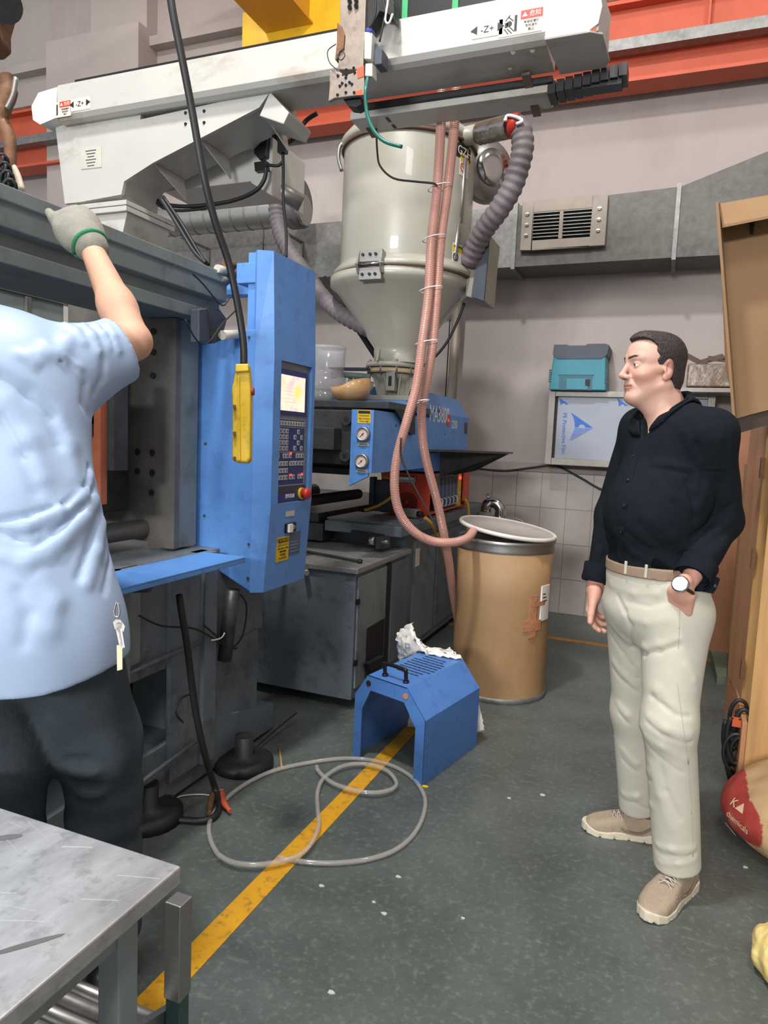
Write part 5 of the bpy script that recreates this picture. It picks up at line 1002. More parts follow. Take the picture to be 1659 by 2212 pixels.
def surfnet(sdf,lo,hi,h,margin=.02):
    lo=np.array(lo,float);hi=np.array(hi,float); B=8; n=(np.ceil((hi-lo)/h/B).astype(int))*B
    V_=np.ones(n+1,np.float32); nb=n//B
    bi=np.stack(np.meshgrid(*[np.arange(k) for k in nb],indexing='ij'),-1).reshape(-1,3)
    cen=lo+(bi*B+B/2)*h; dc=sdf(cen); near=np.abs(dc)<(h*B*.87+margin)
    ins=bi[(~near)&(dc<0)]
    for i,j,k in ins*B: V_[i:i+B+1,j:j+B+1,k:k+B+1]=-1
    off=np.stack(np.meshgrid(*[np.arange(B+1)]*3,indexing='ij'),-1).reshape(-1,3); nr=bi[near]*B
    for s in range(0,len(nr),400):
        idx=(nr[s:s+400,None,:]+off[None]).reshape(-1,3); d=sdf(lo+idx*h); V_[idx[:,0],idx[:,1],idx[:,2]]=d
    S=V_<0; c=np.zeros(n,np.int8)
    for a in(0,1):
        for b in(0,1):
            for d in(0,1): c+=S[a:a+n[0],b:b+n[1],d:d+n[2]]
    cells=np.argwhere((c>0)&(c<8)); idm=-np.ones(n,np.int64); idm[cells[:,0],cells[:,1],cells[:,2]]=np.arange(len(cells))
    acc=np.zeros((len(cells),3)); cnt=np.zeros(len(cells)); C8=[(a,b,d) for a in(0,1) for b in(0,1) for d in(0,1)]
    for p in C8:
        for q in C8:
            if p<q and sum(abs(np.array(p)-q))==1:
                vp=V_[cells[:,0]+p[0],cells[:,1]+p[1],cells[:,2]+p[2]]; vq=V_[cells[:,0]+q[0],cells[:,1]+q[1],cells[:,2]+q[2]]
                m_=(vp<0)!=(vq<0); t=np.where(m_,vp/np.where(m_,vp-vq,1),0)
                acc+=m_[:,None]*(np.array(p)+t[:,None]*(np.array(q)-p)); cnt+=m_
    vs=lo+(cells+acc/np.maximum(cnt,1)[:,None])*h; F=[]
    for ax in range(3):
        u,v=[(1,2),(2,0),(0,1)][ax]; sl0=[slice(None)]*3; sl1=[slice(None)]*3; sl0[ax]=slice(0,n[ax]); sl1[ax]=slice(1,n[ax]+1)
        e=np.argwhere(S[tuple(sl0)]!=S[tuple(sl1)]); e=e[(e[:,u]>0)&(e[:,v]>0)&(e[:,u]<n[u])&(e[:,v]<n[v])]
        if not len(e): continue
        def g(du,dv): q=e.copy(); q[:,u]+=du; q[:,v]+=dv; return idm[q[:,0],q[:,1],q[:,2]]
        f=np.stack([g(-1,-1),g(0,-1),g(0,0),g(-1,0)],-1); fl_=~S[e[:,0],e[:,1],e[:,2]]; f[fl_]=f[fl_][:,::-1]; F.append(f[(f>=0).all(1)])
    return vs,np.concatenate(F)
def sdfmesh(name,parts,m,parent=None,label=None,color=None,smooth=True,loc_=None):
    V0=[];F0=[];k=0
    for sdf,lo,hi,h in parts:
        v,f=surfnet(sdf,lo,hi,h); V0.append(v);F0.append(f+k);k+=len(v)
    v=np.concatenate(V0);f=np.concatenate(F0)
    off=A3(root_of(parent).location) if parent else (A3(loc_) if loc_ is not None else np.array([v[:,0].mean(),v[:,1].mean(),v[:,2].min()]))
    me=bpy.data.meshes.new(name); me.vertices.add(len(v)); me.vertices.foreach_set('co',(v-off).astype(np.float32).ravel())
    me.loops.add(len(f)*4); me.loops.foreach_set('vertex_index',f.ravel().astype(np.int32)); me.polygons.add(len(f)); me.polygons.foreach_set('loop_start',np.arange(0,len(f)*4,4,dtype=np.int32))
    me.update(calc_edges=True); me.polygons.foreach_set('use_smooth',[smooth]*len(f)); me.materials.append(m)
    if color is not None:
        a=me.color_attributes.new('tint','FLOAT_COLOR','POINT'); cc=np.ones((len(v),4),np.float32); cc[:,:3]=color(v); a.data.foreach_set('color',cc.ravel())
    me.validate(); o=bpy.data.objects.new(name,me); COL.objects.link(o)
    if parent: o.parent=parent
    else: o.location=V(off)
    if label: o['label']=label
    return o
def hit(sdf,px,py,t0=1.2,t1=4.):
    d=A3(ray(px,py)); t=t0; L_=np.linalg.norm(d); bs=(9,t0)
    for _ in range(200):
        s=float(sdf((A3(CAM)+d*t)[None])[0])
        bs=min(bs,(s,t))
        if s<.0006: break
        t+=max(s*.7,.0005)/L_
        if t>t1: t=bs[1]; break
    return CAM+V(d)*t
def nrm_(s): s=V(s); return s.normalized()
def hand(P,w,F_,N_,S_,curl=(.35,.4,.45,.5),tc=.3,sc=1.,spread=1.,tdir=None):
    """w wrist, F_ fingers, N_ back of hand, S_ thumb side; palm box, four unequal fingers, thumb"""
    F_=nrm_(F_);N_=nrm_(V(N_)-F_*V(N_).dot(F_));S_=nrm_(V(S_)-F_*V(S_).dot(F_)-N_*V(S_).dot(N_)); w=V(w)
    pc=w+F_*.050*sc; R=frame(F_,S_,N_)
    d=rbox(P,pc,(.046*sc,.040*sc,.014*sc),.013*sc,R); d=smin(d,cap(P,w-F_*.03*sc,w+F_*.02*sc,.024*sc,.026*sc),.02)
    d=smin(d,ell(P,w+F_*.038*sc+S_*.028*sc-N_*.010*sc,(.032*sc,.018*sc,.016*sc),R),.014)
    tips=[]
    for i,(L_,c_) in enumerate(zip((.068,.076,.071,.056),curl)):
        a=w+F_*(.090-.006*abs(i-1))*sc+S_*(.030-.0205*i)*sc*spread; D_=nrm_(F_*math.cos(c_)-N_*math.sin(c_)+S_*(.06-.045*i)*spread); r0=.0095 if i<3 else .0082; f_=None; ang=c_
        for j,(fr,r1) in enumerate(((.46,.0088),(.30,.0080),(.24,.0070))):
            b=a+D_*L_*fr*sc; s=cap(P,a,b,r0*sc,r1*sc if i<3 else r1*.88*sc); f_=s if f_ is None else smin(f_,s,.003); a=b; r0=r1; ang=ang+c_*1.25; D_=nrm_(F_*math.cos(ang)-N_*math.sin(ang))
        tips.append(a); d=smin(d,f_,.006)
    a=w+F_*.022*sc+S_*.030*sc-N_*.006*sc; D_=nrm_(tdir) if tdir is not None else nrm_(F_*.75+S_*.6-N_*.35)
    b=a+D_*.042*sc; c_=b+nrm_(D_+F_*tc)*.032*sc; e_=c_+nrm_(D_+F_*tc*1.7-N_*.1)*.024*sc
    t=smin(smin(cap(P,a,b,.0155*sc,.012*sc),cap(P,b,c_,.0115*sc,.0105*sc),.004),cap(P,c_,e_,.0105*sc,.0085*sc),.004)
    return smin(d,t,.010)
# ---------------- standing man ----------------
kneL=V(PY(1445,1560,2.34)); ankL=V(PY(1464,1878,2.40)); kneR=V(PY(1372,1535,2.60)); ankR=V(PY(1378,1752,2.69))
fB=nrm_((-.61,-.79,0)); lB=nrm_((.79,-.61,0)); RB=frame(lB,fB,(0,0,1))
HC=V(PY(1408,785,2.47)); HC.z-=.014
hF=nrm_((-.865,-.50,-.01)); hL=nrm_(V((0,0,1)).cross(hF)); hU=hF.cross(hL); RH=frame(hL,hF,hU)
def HW(x,y,z): return HC+hL*x+hF*y+hU*z
def head_sdf(P):
    p=loc(P,HC,RH); ax=np.abs(p[:,0]); q=np.stack([ax,p[:,1],p[:,2]],-1)
    d=ell(q,(0,-.018,.028),(.0735,.092,.077))
    d=smin(d,ell(q,(0,.028,.034),(.059,.050,.060)),.03)          # forehead
    d=smin(d,ell(q,(0,.026,-.040),(.054,.050,.060)),.03)         # mid face
    d=smin(d,cap(q,(.050,-.014,-.055),(.014,.058,-.096),.016,.015),.024)   # jaw line
    d=smin(d,ell(q,(0,.066,-.096),(.021,.017,.017)),.016)         # chin
    d=smin(d,ell(q,(.037,.046,-.026),(.024,.026,.020)),.02)      # cheek
    d=smin(d,cap(q,(.050,.020,-.010),(.064,-.010,-.006),.011),.016)
    d=smin(d,cap(q,(.012,.0745,.024),(.044,.060,.026),.0075,.0065),.018)     # brow ridge
    d=smax(d,-ell(q,(.031,.088,.004),(.0175,.0165,.0125)),.012)  # socket
    d=smin(d,ell(q,(.0310,.0630,.004),(.0165,.0145,.0135)),.004)      # lids over the eye
    lid=ell(q,(.0325,.080,.0030),(.0145,.016,.0050)); d=smax(d,-lid,.0012)
    d=smin(d,cap(q,(0,.078,.014),(0,.0985,-.026),.0072,.0090),.010)       # nose bridge
    d=smin(d,ell(q,(0,.0990,-.0300),(.0105,.0110,.0098)),.006)
    d=smin(d,ell(q,(.0120,.0865,-.034),(.0068,.0115,.0075)),.008)
    d=smax(d,-ell(q,(.0065,.0925,-.0425),(.0028,.0045,.0022)),.0015)
    d=smin(d,ell(q,(0,.070,-.060),(.026,.014,.024)),.014)        # muzzle
    d=smin(d,cap(q,(0,.0845,-.0585),(.0225,.0755,-.0600),.0040,.0024),.005)  # upper lip
    d=smin(d,cap(q,(0,.0825,-.0685),(.0200,.0750,-.0658),.0052,.0028),.005)  # lower lip
    d=smax(d,-cap(q,(0,.0905,-.0630),(.0260,.0775,-.0625),.0014,.0013),.0018)
    d=smax(d,-cap(q,(.0240,.0770,-.042),(.032,.0690,-.058),.0018,.0013),.008)  # nasolabial crease
    d=smax(d,-cap(q,(0,.086,-.0800),(.012,.082,-.0800),.0025),.008)
    d=smin(d,cap(q,(0,.040,-.100),(0,.0,-.105),.022,.028),.035)    # under chin
    e=ell(q,(.0735,-.020,-.010),(.0085,.0185,.0315),frame((.93,-.36,0),(.36,.93,0),(0,0,1)))
    e=smin(e,ell(q,(.0725,-.010,-.035),(.0065,.009,.012)),.006)
    e=smax(e,-ell(q,(.0835,-.014,-.007),(.0060,.0095,.019)),.003)
    e=smin(e,ell(q,(.0770,-.018,-.009),(.0030,.0035,.012)),.003)
    e=smin(e,ell(q,(.0765,-.004,-.013),(.004,.0035,.007)),.003)
    d=smin(d,e,.004)
    return d
nkT=HW(0,-.035,-.075); nkB=V(PY(1440,893,2.50))
def neck_sdf(P):
    d=cap(P,nkT,nkB,.0575,.066); d=smin(d,cap(P,HW(0,.02,-.10),nkB+fB*.035+V((0,0,-.01)),.03,.03),.03)
    d=smin(d,cap(P,HW(.05,-.03,-.06),nkB+fB*.045+V((0,0,-.02)),.012,.010),.02); return d
chC=V(PY(1452,1005,2.47)); beC=V(PY(1422,1110,2.45)); waC=V(PY(1417,1225,2.45)); hiC=V(PY(1417,1325,2.45))
shL=V(PY(1535,937,2.37)); elL=V(PY(1562,1125,2.47)); wrL=V(PY(1490,1256,2.27)); shR=V(PY(1385,925,2.60)); elR=V(PY(1322,1110,2.66)); wrR=V(PY(1288,1258,2.60))
def torso(P,g=0.):
    d=ell(P,chC,(.170+g,.115+g,.20+g),RB); d=smin(d,ell(P,beC+fB*.03,(.155+g,.146+g,.165+g),RB),.08)
    d=smin(d,ell(P,waC,(.158+g,.138+g,.10+g),RB),.06)
    d=smin(d,cap(P,shL-lB*.0+V((0,0,-.005)),shR+V((0,0,-.005)),.066+g,.066+g),.07)
    d=smin(d,cap(P,nkB+V((0,0,-.055)),chC+V((0,0,.05)),.060+g,.10+g),.05)
    return smin(d,cap(P,shL+V((0,0,.008)),nkB+V((0,0,-.045)),.050+g,.058+g),.035)
def arms(P,g=0.):
    a=smin(cap(P,shL,elL,.066+g,.052+g),cap(P,elL,wrL,.050+g,.036+g),.03); b=smin(cap(P,shR,elR,.062+g,.050+g),cap(P,elR,wrR,.048+g,.034+g),.03); return a,b
hLw=V(PY(1476,1272,2.275)); hLd=nrm_(V(PY(1462,1345,2.33))-hLw); hRw=wrR+V((-.002,0,-.004)); hRd=nrm_(V(PY(1276,1330,2.585))-hRw)
def handR(P): return hand(P,hRw,hRd,(-.80,.05,0),(-.12,-1,0),(.30,.40,.50,.62),.25,1.16,tdir=hRd*.93+V((-.0,-.42,0)))
def handL(P): return smin(hand(P,hLw,hLd,(-.35,-1,-.3),(-1,.2,0),(.1,.1,.1,.1),.4,.96),cap(P,hLw,wrL.lerp(elL,.15),.024,.030),.01)
def skin_up(P):
    d=smin(head_sdf(P),neck_sdf(P),.022); return smin(d,torso(P,-.024),.02)
def skin_tint(v):
    p=loc(v,HC,RH); ax=np.abs(p[:,0]); c=np.ones((len(v),3))
    def blend(m_,col):
        nonlocal c
        c=c*(1-m_[:,None])+c*np.array(col)*m_[:,None]
    g=lambda d,s:np.exp(-np.maximum(d,0)**2/(s*s))
    q=np.stack([ax,p[:,1],p[:,2]],-1)
    blend(g(cap(q,(0,.0855,-.0590),(.022,.0775,-.0602),.003),.0022)*.9,(.80,.60,.62)); blend(g(cap(q,(0,.0835,-.0685),(.020,.0765,-.0660),.004),.0026)*.9,(.84,.62,.62))
    blend(g(cap(q,(0,.0885,-.0630),(.0255,.0775,-.0625),.001),.0012),(.45,.30,.30))
    blend(g(ell(q,(.045,.045,-.030),(.02,.02,.02)),.02)*.5,(1.03,.84,.82)); blend(g(ell(q,(.0,.10,-.030),(.01,.01,.01)),.012)*.4,(1.0,.84,.82))
    blend(g(ell(q,(.080,-.020,-.01),(.01,.015,.03)),.012)*.5,(1.05,.84,.82))
    blend(g(ell(q,(0,.055,-.085),(.05,.04,.03)),.02)*.35,(.86,.86,.88))
    blend(g(cap(q,(.012,.0850,.0275),(.045,.068,.031),.0035,.002),.0022)*.72,(.30,.22,.20))
    blend(g(cap(q,(.020,.077,.0085),(.045,.060,.0065),.0006),.0011)*.8,(.35,.25,.24)); blend(g(cap(q,(.022,.075,-.0025),(.042,.062,-.0020),.0006),.0012)*.3,(.6,.42,.42))
    m_=(p[:,2]>-.14)&(np.abs(p[:,0])<.12); hz_=interp_hair(p); blend(np.where(m_,np.clip(-hz_/.006,0,1)*.75,0),(.40,.34,.33))
    hnd=(v[:,2]<1.2); c[hnd]*=np.array((1.0,.88,.86)); return c
def interp_hair(p):
    # negative inside the hair zone: y behind the hairline for the given height
    z=p[:,2]; ax=np.abs(p[:,0]); hl=np.interp(z,[-.085,-.07,-.035,-.012,.004,.018,.030,.045,.062,.078,.090,.11],[-.075,-.052,-.038,-.026,.014,.020,.012,.022,.020,.034,.060,.075])
    hl=hl+np.where(z>.066,np.clip((.045-ax)*.55,0,.025),0)+.0010*np.sin(z*900+ax*300)
    return p[:,1]-hl
man=thing('person','man in black shirt and cream trousers standing with hand in pocket, looking left','person',(.03,2.5,0))
M_skin=mat('skin',(206,164,146),.55,0,.04,30,.03,220,attr='tint',sub=.12)
skin_parts=[(skin_up,(HC.x-.13,HC.y-.13,HC.z-.30),(HC.x+.15,HC.y+.14,HC.z+.125),.0024),
 (handR,(hRw.x-.09,hRw.y-.12,hRw.z-.21),(hRw.x+.09,hRw.y+.10,hRw.z+.045),.0026),
 (handL,(hLw.x-.10,hLw.y-.09,hLw.z-.20),(hLw.x+.09,hLw.y+.10,hLw.z+.05),.003),
 (lambda P:np.minimum(torso(P,-.035),np.minimum(*[a for a in arms(P,-.02)])),(-.36,2.15,.93),(.34,2.80,1.56),.02),
 (lambda P:np.minimum(smin(cap(P,hiC+lB*.08,kneL,.07,.05),cap(P,kneL,ankL,.045,.035),.03),smin(cap(P,hiC-lB*.08,kneR,.07,.05),cap(P,kneR,ankR,.045,.035),.03)),(-.25,2.2,.05),(.30,2.85,1.0),.02)]

body=sdfmesh('body',skin_parts,M_skin,man,'fair skin, face turned left',skin_tint)
# eyes
M_eye=mat('eye_white',(226,218,212),.2,0,.02,10,coat=.6); M_iris=mat('iris',(96,110,124),.2,0,.2,200); 
for s in(-1,1):
    ec=HW(.0315*s,.0625,.0035); gz=nrm_(hF+hL*.06)
    eb=obj('eye',MB().lathe([(.0132*math.sin(t),-.0132*math.cos(t)) for t in np.linspace(.02,math.pi-.02,14)],ec,20,gz),M_eye,man)
    obj('iris',MB().lathe([(.0058*k/3,.0128+.0006*(1-(k/3)**2)) for k in(3,2,1,.05)],ec,16,gz),M_iris,eb); obj('pupil',MB().lathe([(.0026,.0133),(.0012,.0136),(.0001,.0137)],ec,12,gz),M_ink,eb)
# hair: shell with strands
def hair(P):
    p=loc(P,HC,RH); q=np.stack([np.abs(p[:,0]),p[:,1],p[:,2]],-1)
    up=np.clip((p[:,2]-.02)/.08,0,1)
    base=smin(ell(q,(0,-.018,.028),(.0735,.092,.077)),ell(q,(0,.028,.034),(.059,.050,.060)),.03); base=smin(base,cap(P,nkT+hF*-.005,HW(0,-.045,-.04),.050,.058),.03)
    th=.003+.0075*up+.006*np.exp(-((p[:,1]-.055)/.03)**2)*up; st=(.0009*np.sin(q[:,0]*620+p[:,1]*90+2*np.sin(p[:,2]*40+p[:,1]*50))+.0008*np.sin(q[:,0]*1100+p[:,1]*60+p[:,2]*300+2*np.sin(p[:,1]*80)))*up+.0006*np.sin(p[:,2]*160+p[:,1]*700)*(1-up)
    d=base-th-st; d=smax(d,interp_hair(p),.006); d=smax(d,-base-.006,.001)
    d=np.maximum(d,-.085-p[:,2]); d=smax(d,-ell(q,(.080,-.020,-.012),(.016,.023,.036)),.004); return d
M_hair=mat('dark_hair',(44,36,35),.6,0,.4,90,.35,160,stretch=(1,.35,1))
sdfmesh('hair',[(hair,(HC.x-.13,HC.y-.13,HC.z-.10),(HC.x+.15,HC.y+.13,HC.z+.125),.0023)],M_hair,man,'short dark hair, receding at the temples')
# eyebrows
def brow(P):
    p=loc(P,HC,RH); q=np.stack([np.abs(p[:,0]),p[:,1],p[:,2]],-1); return smax(head_sdf(P)-.0009,np.minimum(cap(q,(.013,.0850,.0250),(.034,.0790,.0310),.0036,.0040),cap(q,(.034,.0790,.0310),(.052,.062,.0270),.0040,.002)),.001)+.0003*np.sin(q[:,0]*1500+p[:,2]*900)
sdfmesh('eyebrow',[(brow,(HC.x-.13,HC.y-.11,HC.z),(HC.x+.03,HC.y+.10,HC.z+.05),.0018)],M_hair,man)
nkN=A3(nrm_(nkT-nkB))
# shirt
def pxs(sdf,pts): return [hit(sdf,x,y) for x,y in pts]
def shirt0(P):
    d=smin(torso(P,.004),cap(P,nkB+V((0,0,-.05)),nkB-nrm_(nkT-nkB)*.055,.076,.0735),.02); d=smax(d,(waC.z-.004)-P[:,2]+.010*np.sin((P-A3(waC))@A3(lB)*9),.012); a,b=arms(P,.007); k=np.where(P[:,2]>1.40,.03,.006); d=smin(d,a,k); d=smin(d,b,k); return d
cuL=wrL.lerp(elL,.10); cuR=wrR.lerp(elR,.06)
dL=nrm_(elL-wrL); dR=nrm_(elR-wrR)
fpts=[([(1505,960),(1490,1040),(1500,1120)],.016,-.008),([(1415,1000),(1455,1003),(1490,1012)],.010,.004),([(1405,1010),(1450,1016),(1492,1026)],.010,-.005),
 ([(1415,1030),(1450,1070),(1500,1100)],.014,.005),([(1430,1015),(1470,1060),(1500,1085)],.012,-.005),([(1405,1120),(1450,1160),(1490,1180)],.015,.005),([(1380,1130),(1430,1185),(1460,1200)],.014,-.004),
 ([(1330,1150),(1370,1195),(1420,1215)],.012,.005),([(1345,1140),(1390,1180),(1440,1200)],.010,-.004),([(1480,1180),(1530,1150),(1585,1120)],.014,.006),([(1470,1200),(1520,1185),(1570,1150)],.012,-.006),([(1490,1160),(1540,1120),(1580,1090)],.012,-.005),
 ([(1545,950),(1540,1020),(1515,1090)],.012,.005),([(1565,960),(1560,1040),(1545,1100)],.012,-.004),([(1520,930),(1512,1000),(1500,1060)],.010,.005),([(1500,1215),(1530,1205),(1560,1180)],.010,.005),([(1445,905),(1480,935),(1500,980)],.012,.004),([(1300,1130),(1312,1160),(1300,1190)],.010,.005),([(1295,1170),(1310,1195),(1290,1220)],.010,-.005)]
fW=[([h_ for h_ in pxs(shirt0,p) if h_ is not None],w_,h) for p,w_,h in fpts]
vA=V(PY(1379,950,2.385)); 
def shirt(P):
    d=shirt0(P)
    for pts,w_,h in fW:
        if len(pts)>1: d=fold(P,d,pts,w_*(1.2 if h>0 else .75),h*(.8 if h>0 else .9))
    d=d+wob(P,30,.0028,3,(1,1,.6))
    for w_,c_,dd,r in((wrL,cuL,dL,.053),(wrR,cuR,dR,.050)):     # sleeve end
        t=(P-A3(c_))@A3(dd); near=np.sqrt(((P-A3(c_))**2).sum(-1))<.12; d=np.where(near,np.maximum(d,-t),d)
    q=P-A3(vA); pl=q@A3(lB); pf_=(P-A3(nkB))@A3(fB); wedge=np.maximum(np.abs(pl-.0)-np.minimum(.50*q[:,2],.040)-.001,np.maximum(-q[:,2],.0-pf_)); d=smax(d,-wedge,.003)
    q=P-A3(nkB); h_=q@nkN; rr=np.sqrt(np.maximum((q**2).sum(-1)-h_**2,0)); d=np.where(rr<.10,smax(d,h_-.010,.004),d)
    return d
M_shirt=mat('black_cotton',(25,29,35),.9,0,.12,60,.12,500,attr=None)
sh_o=sdfmesh('shirt',[(shirt,(-.36,2.13,.95),(.36,2.82,1.64),.0052)],M_shirt,man,'black long sleeved shirt, collar open')
# red undershirt edge
one_=obj('undershirt_edge',MB().tube([hit(skin_up,x,y) for x,y in((1390,905),(1386,918),(1381,935),(1378,948))],.0035,6),mat('pink_red_cloth',(196,36,66),.6),man)
# placket, buttons
bl=[(1379,950),(1371,985),(1360,1035),(1350,1090),(1342,1145),(1340,1190),(1344,1212)]
def grad(f,p):
    p=A3(p);e=.002;I=np.eye(3)*e; v=f(np.concatenate([p+I,p-I])); return nrm_(v[:3]-v[3:])
pk=MB(); H_=[hit(shirt,x,y) for x,y in bl]
for i in range(len(H_)-1):
    a,b=H_[i],H_[i+1]; sd_=lB*.011; nn=fB*.0022
    pk.hexa([a-sd_-nn,a+sd_-nn,b+sd_-nn,b-sd_-nn],[a-sd_+nn,a+sd_+nn,b+sd_+nn,b-sd_+nn])
obj('placket',pk,M_shirt,man,bev=.001)
for (x,y) in((1369,986),(1357,1038),(1348,1093),(1341,1150)):
    h_=hit(shirt,x,y); n_=grad(shirt,h_); obj('button',MB().lathe([(.0052,0),(.0052,.002),(.004,.0028),(.0,.0022)],h_+n_*.0028,14,n_),M_blackp,man)
# collar
def collar(P):
    q=P-A3(nkB); h_=q@nkN; r_=q-h_[:,None]*nkN; fr=(r_@A3(fB)); sd_=np.abs(r_@A3(lB)); rr=np.sqrt((r_**2).sum(-1))+1e-6; c_=fr/rr
    nd=cap(P,nkT,nkB,.0575,.066); stand=np.abs(nd-.014)-.0046; top=.030+.020*np.clip(-c_,0,1)-.022*np.clip(c_,0,1)**2
    stand=np.maximum(np.maximum(stand,h_-top),-.03-h_)
    s0=shirt0(P); lo=-.018-.050*np.clip(c_-.2,0,1)**1.2/.8; rm=.108+.03*np.clip(c_,0,1)
    leaf=np.maximum(np.maximum(np.abs(smin(s0-.008,nd-.023,.02))-.0050,lo-h_),rr-rm); leaf=np.maximum(leaf,h_-top)
    d=smin(stand,leaf,.006); q2=P-A3(vA); wedge=np.maximum(np.abs(q2@A3(lB))-np.minimum(.50*q2[:,2],.042)-.004,-fr); d=smax(d,-wedge,.002); return d
sdfmesh('collar',[(collar,(nkB.x-.17,nkB.y-.17,nkB.z-.11),(nkB.x+.17,nkB.y+.17,nkB.z+.11),.003)],M_shirt,man,'open pointed collar')
# cuffs
def cuff(c,dd,r,L_,nm,flap=None):
    cb_=MB(); cb_.lathe([(r,-.004),(r+.004,.004),(r+.003,L_*.5),(r+.005,L_-.004),(r+.001,L_),(r-.004,L_-.01),(r-.005,.004)],c,28,dd,cap=False)
    return obj(nm,cb_,M_shirt,man)
cuff(cuL-dL*.012,dL,.053,.062,'cuff'); cuff(cuR-dR*.012,dR,.051,.065,'cuff')
fp=[PY(x,y,2.30) for x,y in((1500,1262),(1540,1243),(1556,1251),(1549,1270),(1541,1283),(1505,1276))]
obj('cuff_flap',MB().prism(fp,(0,.012,0)),M_shirt,man,bev=.003)
fb_=PY(1545,1266,2.297); obj('cuff_button',MB().lathe([(.006,0),(.006,.003),(.003,.002)],fb_,12,(0,-1,0)),M_blackp,man)
# trousers
def leg(P,g=0):
    a=smin(cap(P,hiC+lB*.078+V((0,0,.02)),kneL,.108+g,.080+g),cap(P,kneL,ankL+V((0,0,.0)),.080+g,.073+g),.04)
    b=smin(cap(P,hiC-lB*.080+V((0,0,.02)),kneR,.104+g,.078+g),cap(P,kneR,ankR,.078+g,.068+g),.04)
    return a,b
def trous0(P):
    a,b=leg(P); d=smin(a,b,.012)
    d=smin(d,ell(P,hiC+V((0,0,.02)),(.180,.142,.13),RB),.04)
    return smin(d,ell(P,waC+V((0,0,-.03)),(.166,.140,.10),RB),.04)
tf=[([(1367,1398),(1394,1412),(1425,1406),(1466,1392)],.012,-.009),([(1366,1388),(1394,1400),(1425,1394),(1466,1382)],.012,.007),
 ([(1335,1290),(1350,1320),(1363,1350),(1366,1400)],.010,-.008),([(1320,1375),(1345,1410),(1368,1440)],.010,-.006),([(1318,1345),(1345,1375),(1365,1400)],.010,.005),([(1325,1430),(1350,1460),(1372,1480)],.010,.006),([(1325,1445),(1352,1477),(1376,1495)],.009,-.006),
 ([(1380,1440),(1420,1490),(1450,1520)],.013,.006),([(1378,1465),(1410,1505),(1445,1535)],.011,-.006),([(1430,1520),(1460,1545),(1488,1548)],.010,-.007),([(1400,1545),(1440,1575),(1490,1590)],.011,.008),([(1398,1560),(1440,1592),(1492,1604)],.009,-.008),([(1395,1590),(1430,1615),(1480,1640)],.011,.007),([(1400,1610),(1430,1640),(1475,1670)],.009,-.006),
 ([(1405,1650),(1425,1720),(1450,1790)],.012,.005),([(1425,1640),(1440,1710),(1470,1770)],.010,-.005),([(1420,1838),(1450,1850),(1500,1846)],.009,-.008),([(1420,1826),(1450,1836),(1500,1832)],.009,.008),([(1425,1862),(1465,1868),(1505,1856)],.008,.005),
 ([(1345,1620),(1375,1650),(1400,1665)],.010,.006),([(1345,1640),(1375,1668),(1405,1684)],.008,-.006),([(1345,1715),(1375,1722),(1405,1738)],.010,.008),([(1345,1728),(1372,1735),(1402,1750)],.008,-.008),([(1335,1520),(1355,1545),(1385,1570)],.010,.006),([(1337,1540),(1357,1563),(1387,1588)],.008,-.006),
 ([(1320,1262),(1370,1282),(1420,1283),(1450,1262)],.010,.005),([(1355,1300),(1400,1310),(1440,1300)],.010,-.004),([(1350,1330),(1395,1345),(1440,1340)],.010,.004),([(1480,1440),(1500,1470),(1505,1490)],.010,.005)]
tW=[([h_ for h_ in pxs(trous0,p) if h_ is not None],w_,h) for p,w_,h in tf]
pkA,pkB_,pkC=V(PY(1447,1256,2.3)),V(PY(1468,1318,2.3)),V(PY(1502,1276,2.3))
def trous(P):
    d=trous0(P)
    for pts,w_,h in tW:
        if len(pts)>1: d=fold(P,d,pts,w_*(1.35 if h>0 else .8),h*(.45 if h>0 else .5))
    d=d+wob(P,24,.0022,8,(1,1,.6))
    for an,kn in((ankL,kneL),(ankR,kneR)):
        dd=A3(nrm_(kn-an)); t=(P-A3(an))@dd; near=np.sqrt(((P-A3(an))**2).sum(-1))<.22; d=np.where(near,smax(d,-t+.018,.004),d)
    d=np.maximum(d,P[:,2]-(waC.z-.012)+.02*((P-A3(waC))@A3(fB)))
    # the hand dives into the pocket
    d=np.where((P[:,2]>1.2*0),np.maximum(d,-np.minimum(hand_cut(P),1)),d)
    return d
def hand_cut(P):
    return np.minimum(cap(P,hLw+V((0,-.03,0)),hLw+hLd*.045+V((0,-.03,0)),.050,.022),99)
M_trs=mat('cream_chino',(192,189,174),.75,0,.03,30,.06,400)
sdfmesh('trousers',[(trous,(-.24,2.15,.03),(.30,2.86,1.14),.0052)],M_trs,man,'cream chino trousers')
# belt
def belt(P):
    e=np.minimum(ell(P,waC+V((0,0,-.0)),(.167,.147,.5),RB),1); zz=P[:,2]-(waC.z+.002)+.02*((P-A3(waC))@A3(fB)); return np.maximum(np.maximum(e,-e-.012),np.abs(zz)-.018)
sdfmesh('belt',[(belt,(-.24,2.2,waC.z-.05),(.24,2.72,waC.z+.05),.004)],mat('tan_belt',(140,120,100),.7,0,.1,30),man,'tan leather belt')
for x,y in((1396,1234),(1352,1226)):
    h_=hit(belt,x,y); 
    if h_: obj('belt_loop',MB().cb(h_+fB*.001,(.009,.006,.042),Matrix((lB,-fB,(0,0,1))).transposed()),M_trs,man,bev=.002)
